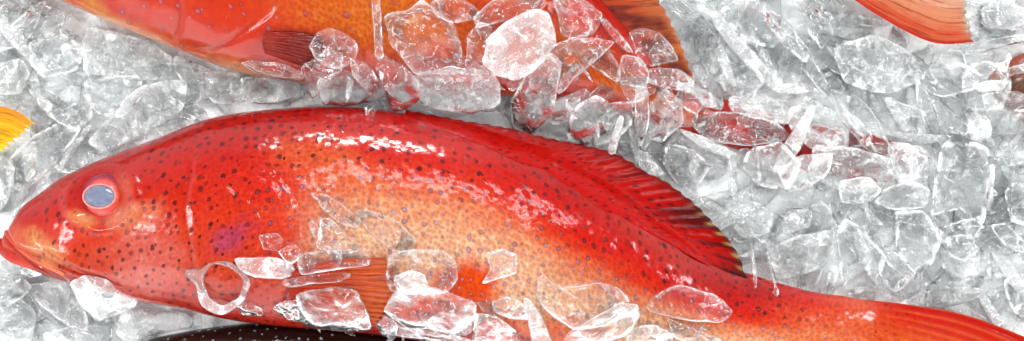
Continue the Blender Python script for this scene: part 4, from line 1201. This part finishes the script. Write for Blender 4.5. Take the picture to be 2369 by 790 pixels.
 (PL, 'broad pale plate above the oval lens, left of the tall slab', [(2040, 440), (2100, 420), (2150, 440), (2140, 480), (2070, 486), (2030, 470)], 9, 10, 'c'),
 (S, 'dished shard below the level white bar', [(1940, 420), (2000, 410), (2040, 440), (2010, 470), (1950, 470)], 10, 12, 'c'),
]
for it in L:
    (nm, ct), lb, ol, T, bd, mt = it[:6]
    put(nm, ct, lb, ol, T, bd, mt, it[6] if len(it) > 6 else 0.0)

# the tube slice lying on the cheek: a ring with a spur
ca = np.linspace(0, 2 * math.pi, 56)
NS = 16
Vr, ri = [], []
zr = float(hat(FISHTOP, 515, 663)) + 8
for a in ca[:-1]:
    R_ = 53 + 2.2 * math.sin(3 * a + 1) + 1.2 * math.sin(7 * a)
    wd = 8.5 + 3 * max(0, math.cos(a - math.pi * 1.35)) + 1.5 * math.sin(2 * a)
    spur = math.exp(-((a - math.radians(160)) / 0.19) ** 2) * 34
    for k in range(NS):
        t = 2 * math.pi * k / NS
        rr_ = R_ + wd * math.cos(t) + spur * max(0, math.cos(t)) ** 1.0
        Vr.append((rr_ * math.cos(a) * 0.97, rr_ * math.sin(a), 11 * math.sin(t) - 0.08 * rr_ * math.sin(a) * -1 + 1.5 * math.sin(5 * a + t)))
        ri.append(0.86 + 0.1 * math.sin(t * 2 + a))
Fr = []
n55 = len(ca) - 1
for i in range(n55):
    for k in range(NS):
        Fr.append((i * NS + k, ((i + 1) % n55) * NS + k, ((i + 1) % n55) * NS + (k + 1) % NS, i * NS + (k + 1) % NS))
m_ring = ice_material('ring_ice', frost=0.46, rim_white=0.3, rough=0.04, bump=2.0, veins=0.1)
ring = mesh_from('ice_ring', np.array(Vr) * K, Fr, m_ring, attr=ri)
ring.location = W(515, 661, zr)
tag(ring, 'ring shaped slice of tube ice with a small spur, lying on the gill cover', 'ice ring')

# thin drips of melt ice by the root of the tail
def drip(label, pts, mat):
    p = np.array(pts, float)
    c = p[len(p) // 2]
    r = bpy.data.objects.new('tmp', None); r.location = W(c[0], c[1], c[2])
    o = tube(r, 'ice_drip', p, mat, 12, attr=np.full(len(p) * 12, 0.8), link_parent=False)
    o.location = r.location.copy(); bpy.data.objects.remove(r)
    tag(o, label, 'ice drip')


zt = float(hat(FISHTOP, 1740, 660))
q = resample_poly([(1738, 566, 0, 2, 2), (1739, 600, 12, 5, 5), (1740, 640, zt + 8, 5, 5), (1741, 664, zt + 10, 3, 3)], 16)
drip('thin upright drip of ice against the black fin tip', q, m_clear)
q = resample_poly([(1775, 590, 4, 3, 3), (1782, 630, 14, 3, 3), (1788, 660, zt + 4, 3, 3), (1789, 674, zt + 6, 8, 7), (1789, 683, zt + 5, 4, 3)], 20)
drip('drip ending in a round drop on the red tail root', q, m_clear)
# ================================================================= light and camera
w = bpy.data.worlds.new('World'); bpy.context.scene.world = w; w.use_nodes = True
nt = w.node_tree; nt.nodes.clear()
tc = nt.nodes.new('ShaderNodeTexCoord'); sp = nt.nodes.new('ShaderNodeSeparateXYZ'); rp = nt.nodes.new('ShaderNodeValToRGB')
bg = nt.nodes.new('ShaderNodeBackground'); ow = nt.nodes.new('ShaderNodeOutputWorld')
nt.links.new(tc.outputs['Generated'], sp.inputs[0]); nt.links.new(sp.outputs[2], rp.inputs[0]); nt.links.new(rp.outputs[0], bg.inputs[0]); nt.links.new(bg.outputs[0], ow.inputs[0])
cr = rp.color_ramp
cr.elements[0].position = 0.0; cr.elements[0].color = (0.62, 0.635, 0.64, 1)
cr.elements[1].position = 1.0; cr.elements[1].color = (0.10, 0.10, 0.105, 1)
for p_, v_ in ((0.3, 0.66), (0.55, 0.5), (0.78, 0.2), (0.9, 0.1)):
    e = cr.elements.new(p_); e.color = (v_ * 0.96, v_, v_ * 1.005, 1)
bg.inputs[1].default_value = 1.4


def lamp(name, loc, target, sx, sy, watts, col=(1, 0.995, 0.985)):
    d = bpy.data.lights.new(name, 'AREA'); d.shape = 'RECTANGLE'; d.size = sx; d.size_y = sy; d.energy = watts; d.color = col
    o = bpy.data.objects.new(name, d); C.objects.link(o); o.location = loc
    v = Vector(target) - Vector(loc); o.rotation_euler = v.to_track_quat('-Z', 'Y').to_euler()
    return o


lamp('strip_lamp', (0.06, 0.27, 0.74), (0, 0.03, 0), 0.5, 0.02, 0.8)
lamp('strip_lamp', (-0.08, 0.98, 0.78), (0, 0.03, 0), 0.42, 0.06, 4.6)
lamp('strip_lamp', (-0.85, -0.1, 0.75), (0, 0, 0), 0.03, 0.7, 2.6)  # added on the left only to put glints on the ice
lamp('strip_lamp', (0.95, 0.25, 0.7), (0, 0, 0), 0.03, 0.7, 3.0)  # extra strip on the right, added for sparkle in the ice
lamp('fill_light', (0.0, -1.6, 0.85), (0, 0, 0), 3.2, 1.3, 17.0)  # large soft fill, added to brighten the ice; no real source there
cam = bpy.data.cameras.new('camera'); co = bpy.data.objects.new('camera', cam); C.objects.link(co)
co.location = (0, 0, 0.62); co.rotation_euler = (0, 0, 0)
cam.sensor_width = 36; cam.lens = 36 * 0.62 / (2369 * K); cam.clip_start = 0.01; cam.clip_end = 50
sc = bpy.context.scene; sc.camera = co
sc.view_settings.view_transform = 'Standard'; sc.view_settings.look = 'None'; sc.view_settings.gamma = 1; sc.view_settings.exposure = 1.02
sc.render.engine = 'CYCLES'
cy = sc.cycles
cy.max_bounces = 40; cy.transmission_bounces = 36; cy.transparent_max_bounces = 24; cy.diffuse_bounces = 14; cy.glossy_bounces = 14
cy.caustics_refractive = True; cy.caustics_reflective = True; cy.blur_glossy = 0.6
cy.sample_clamp_indirect = 60.0
cy.use_denoising = True
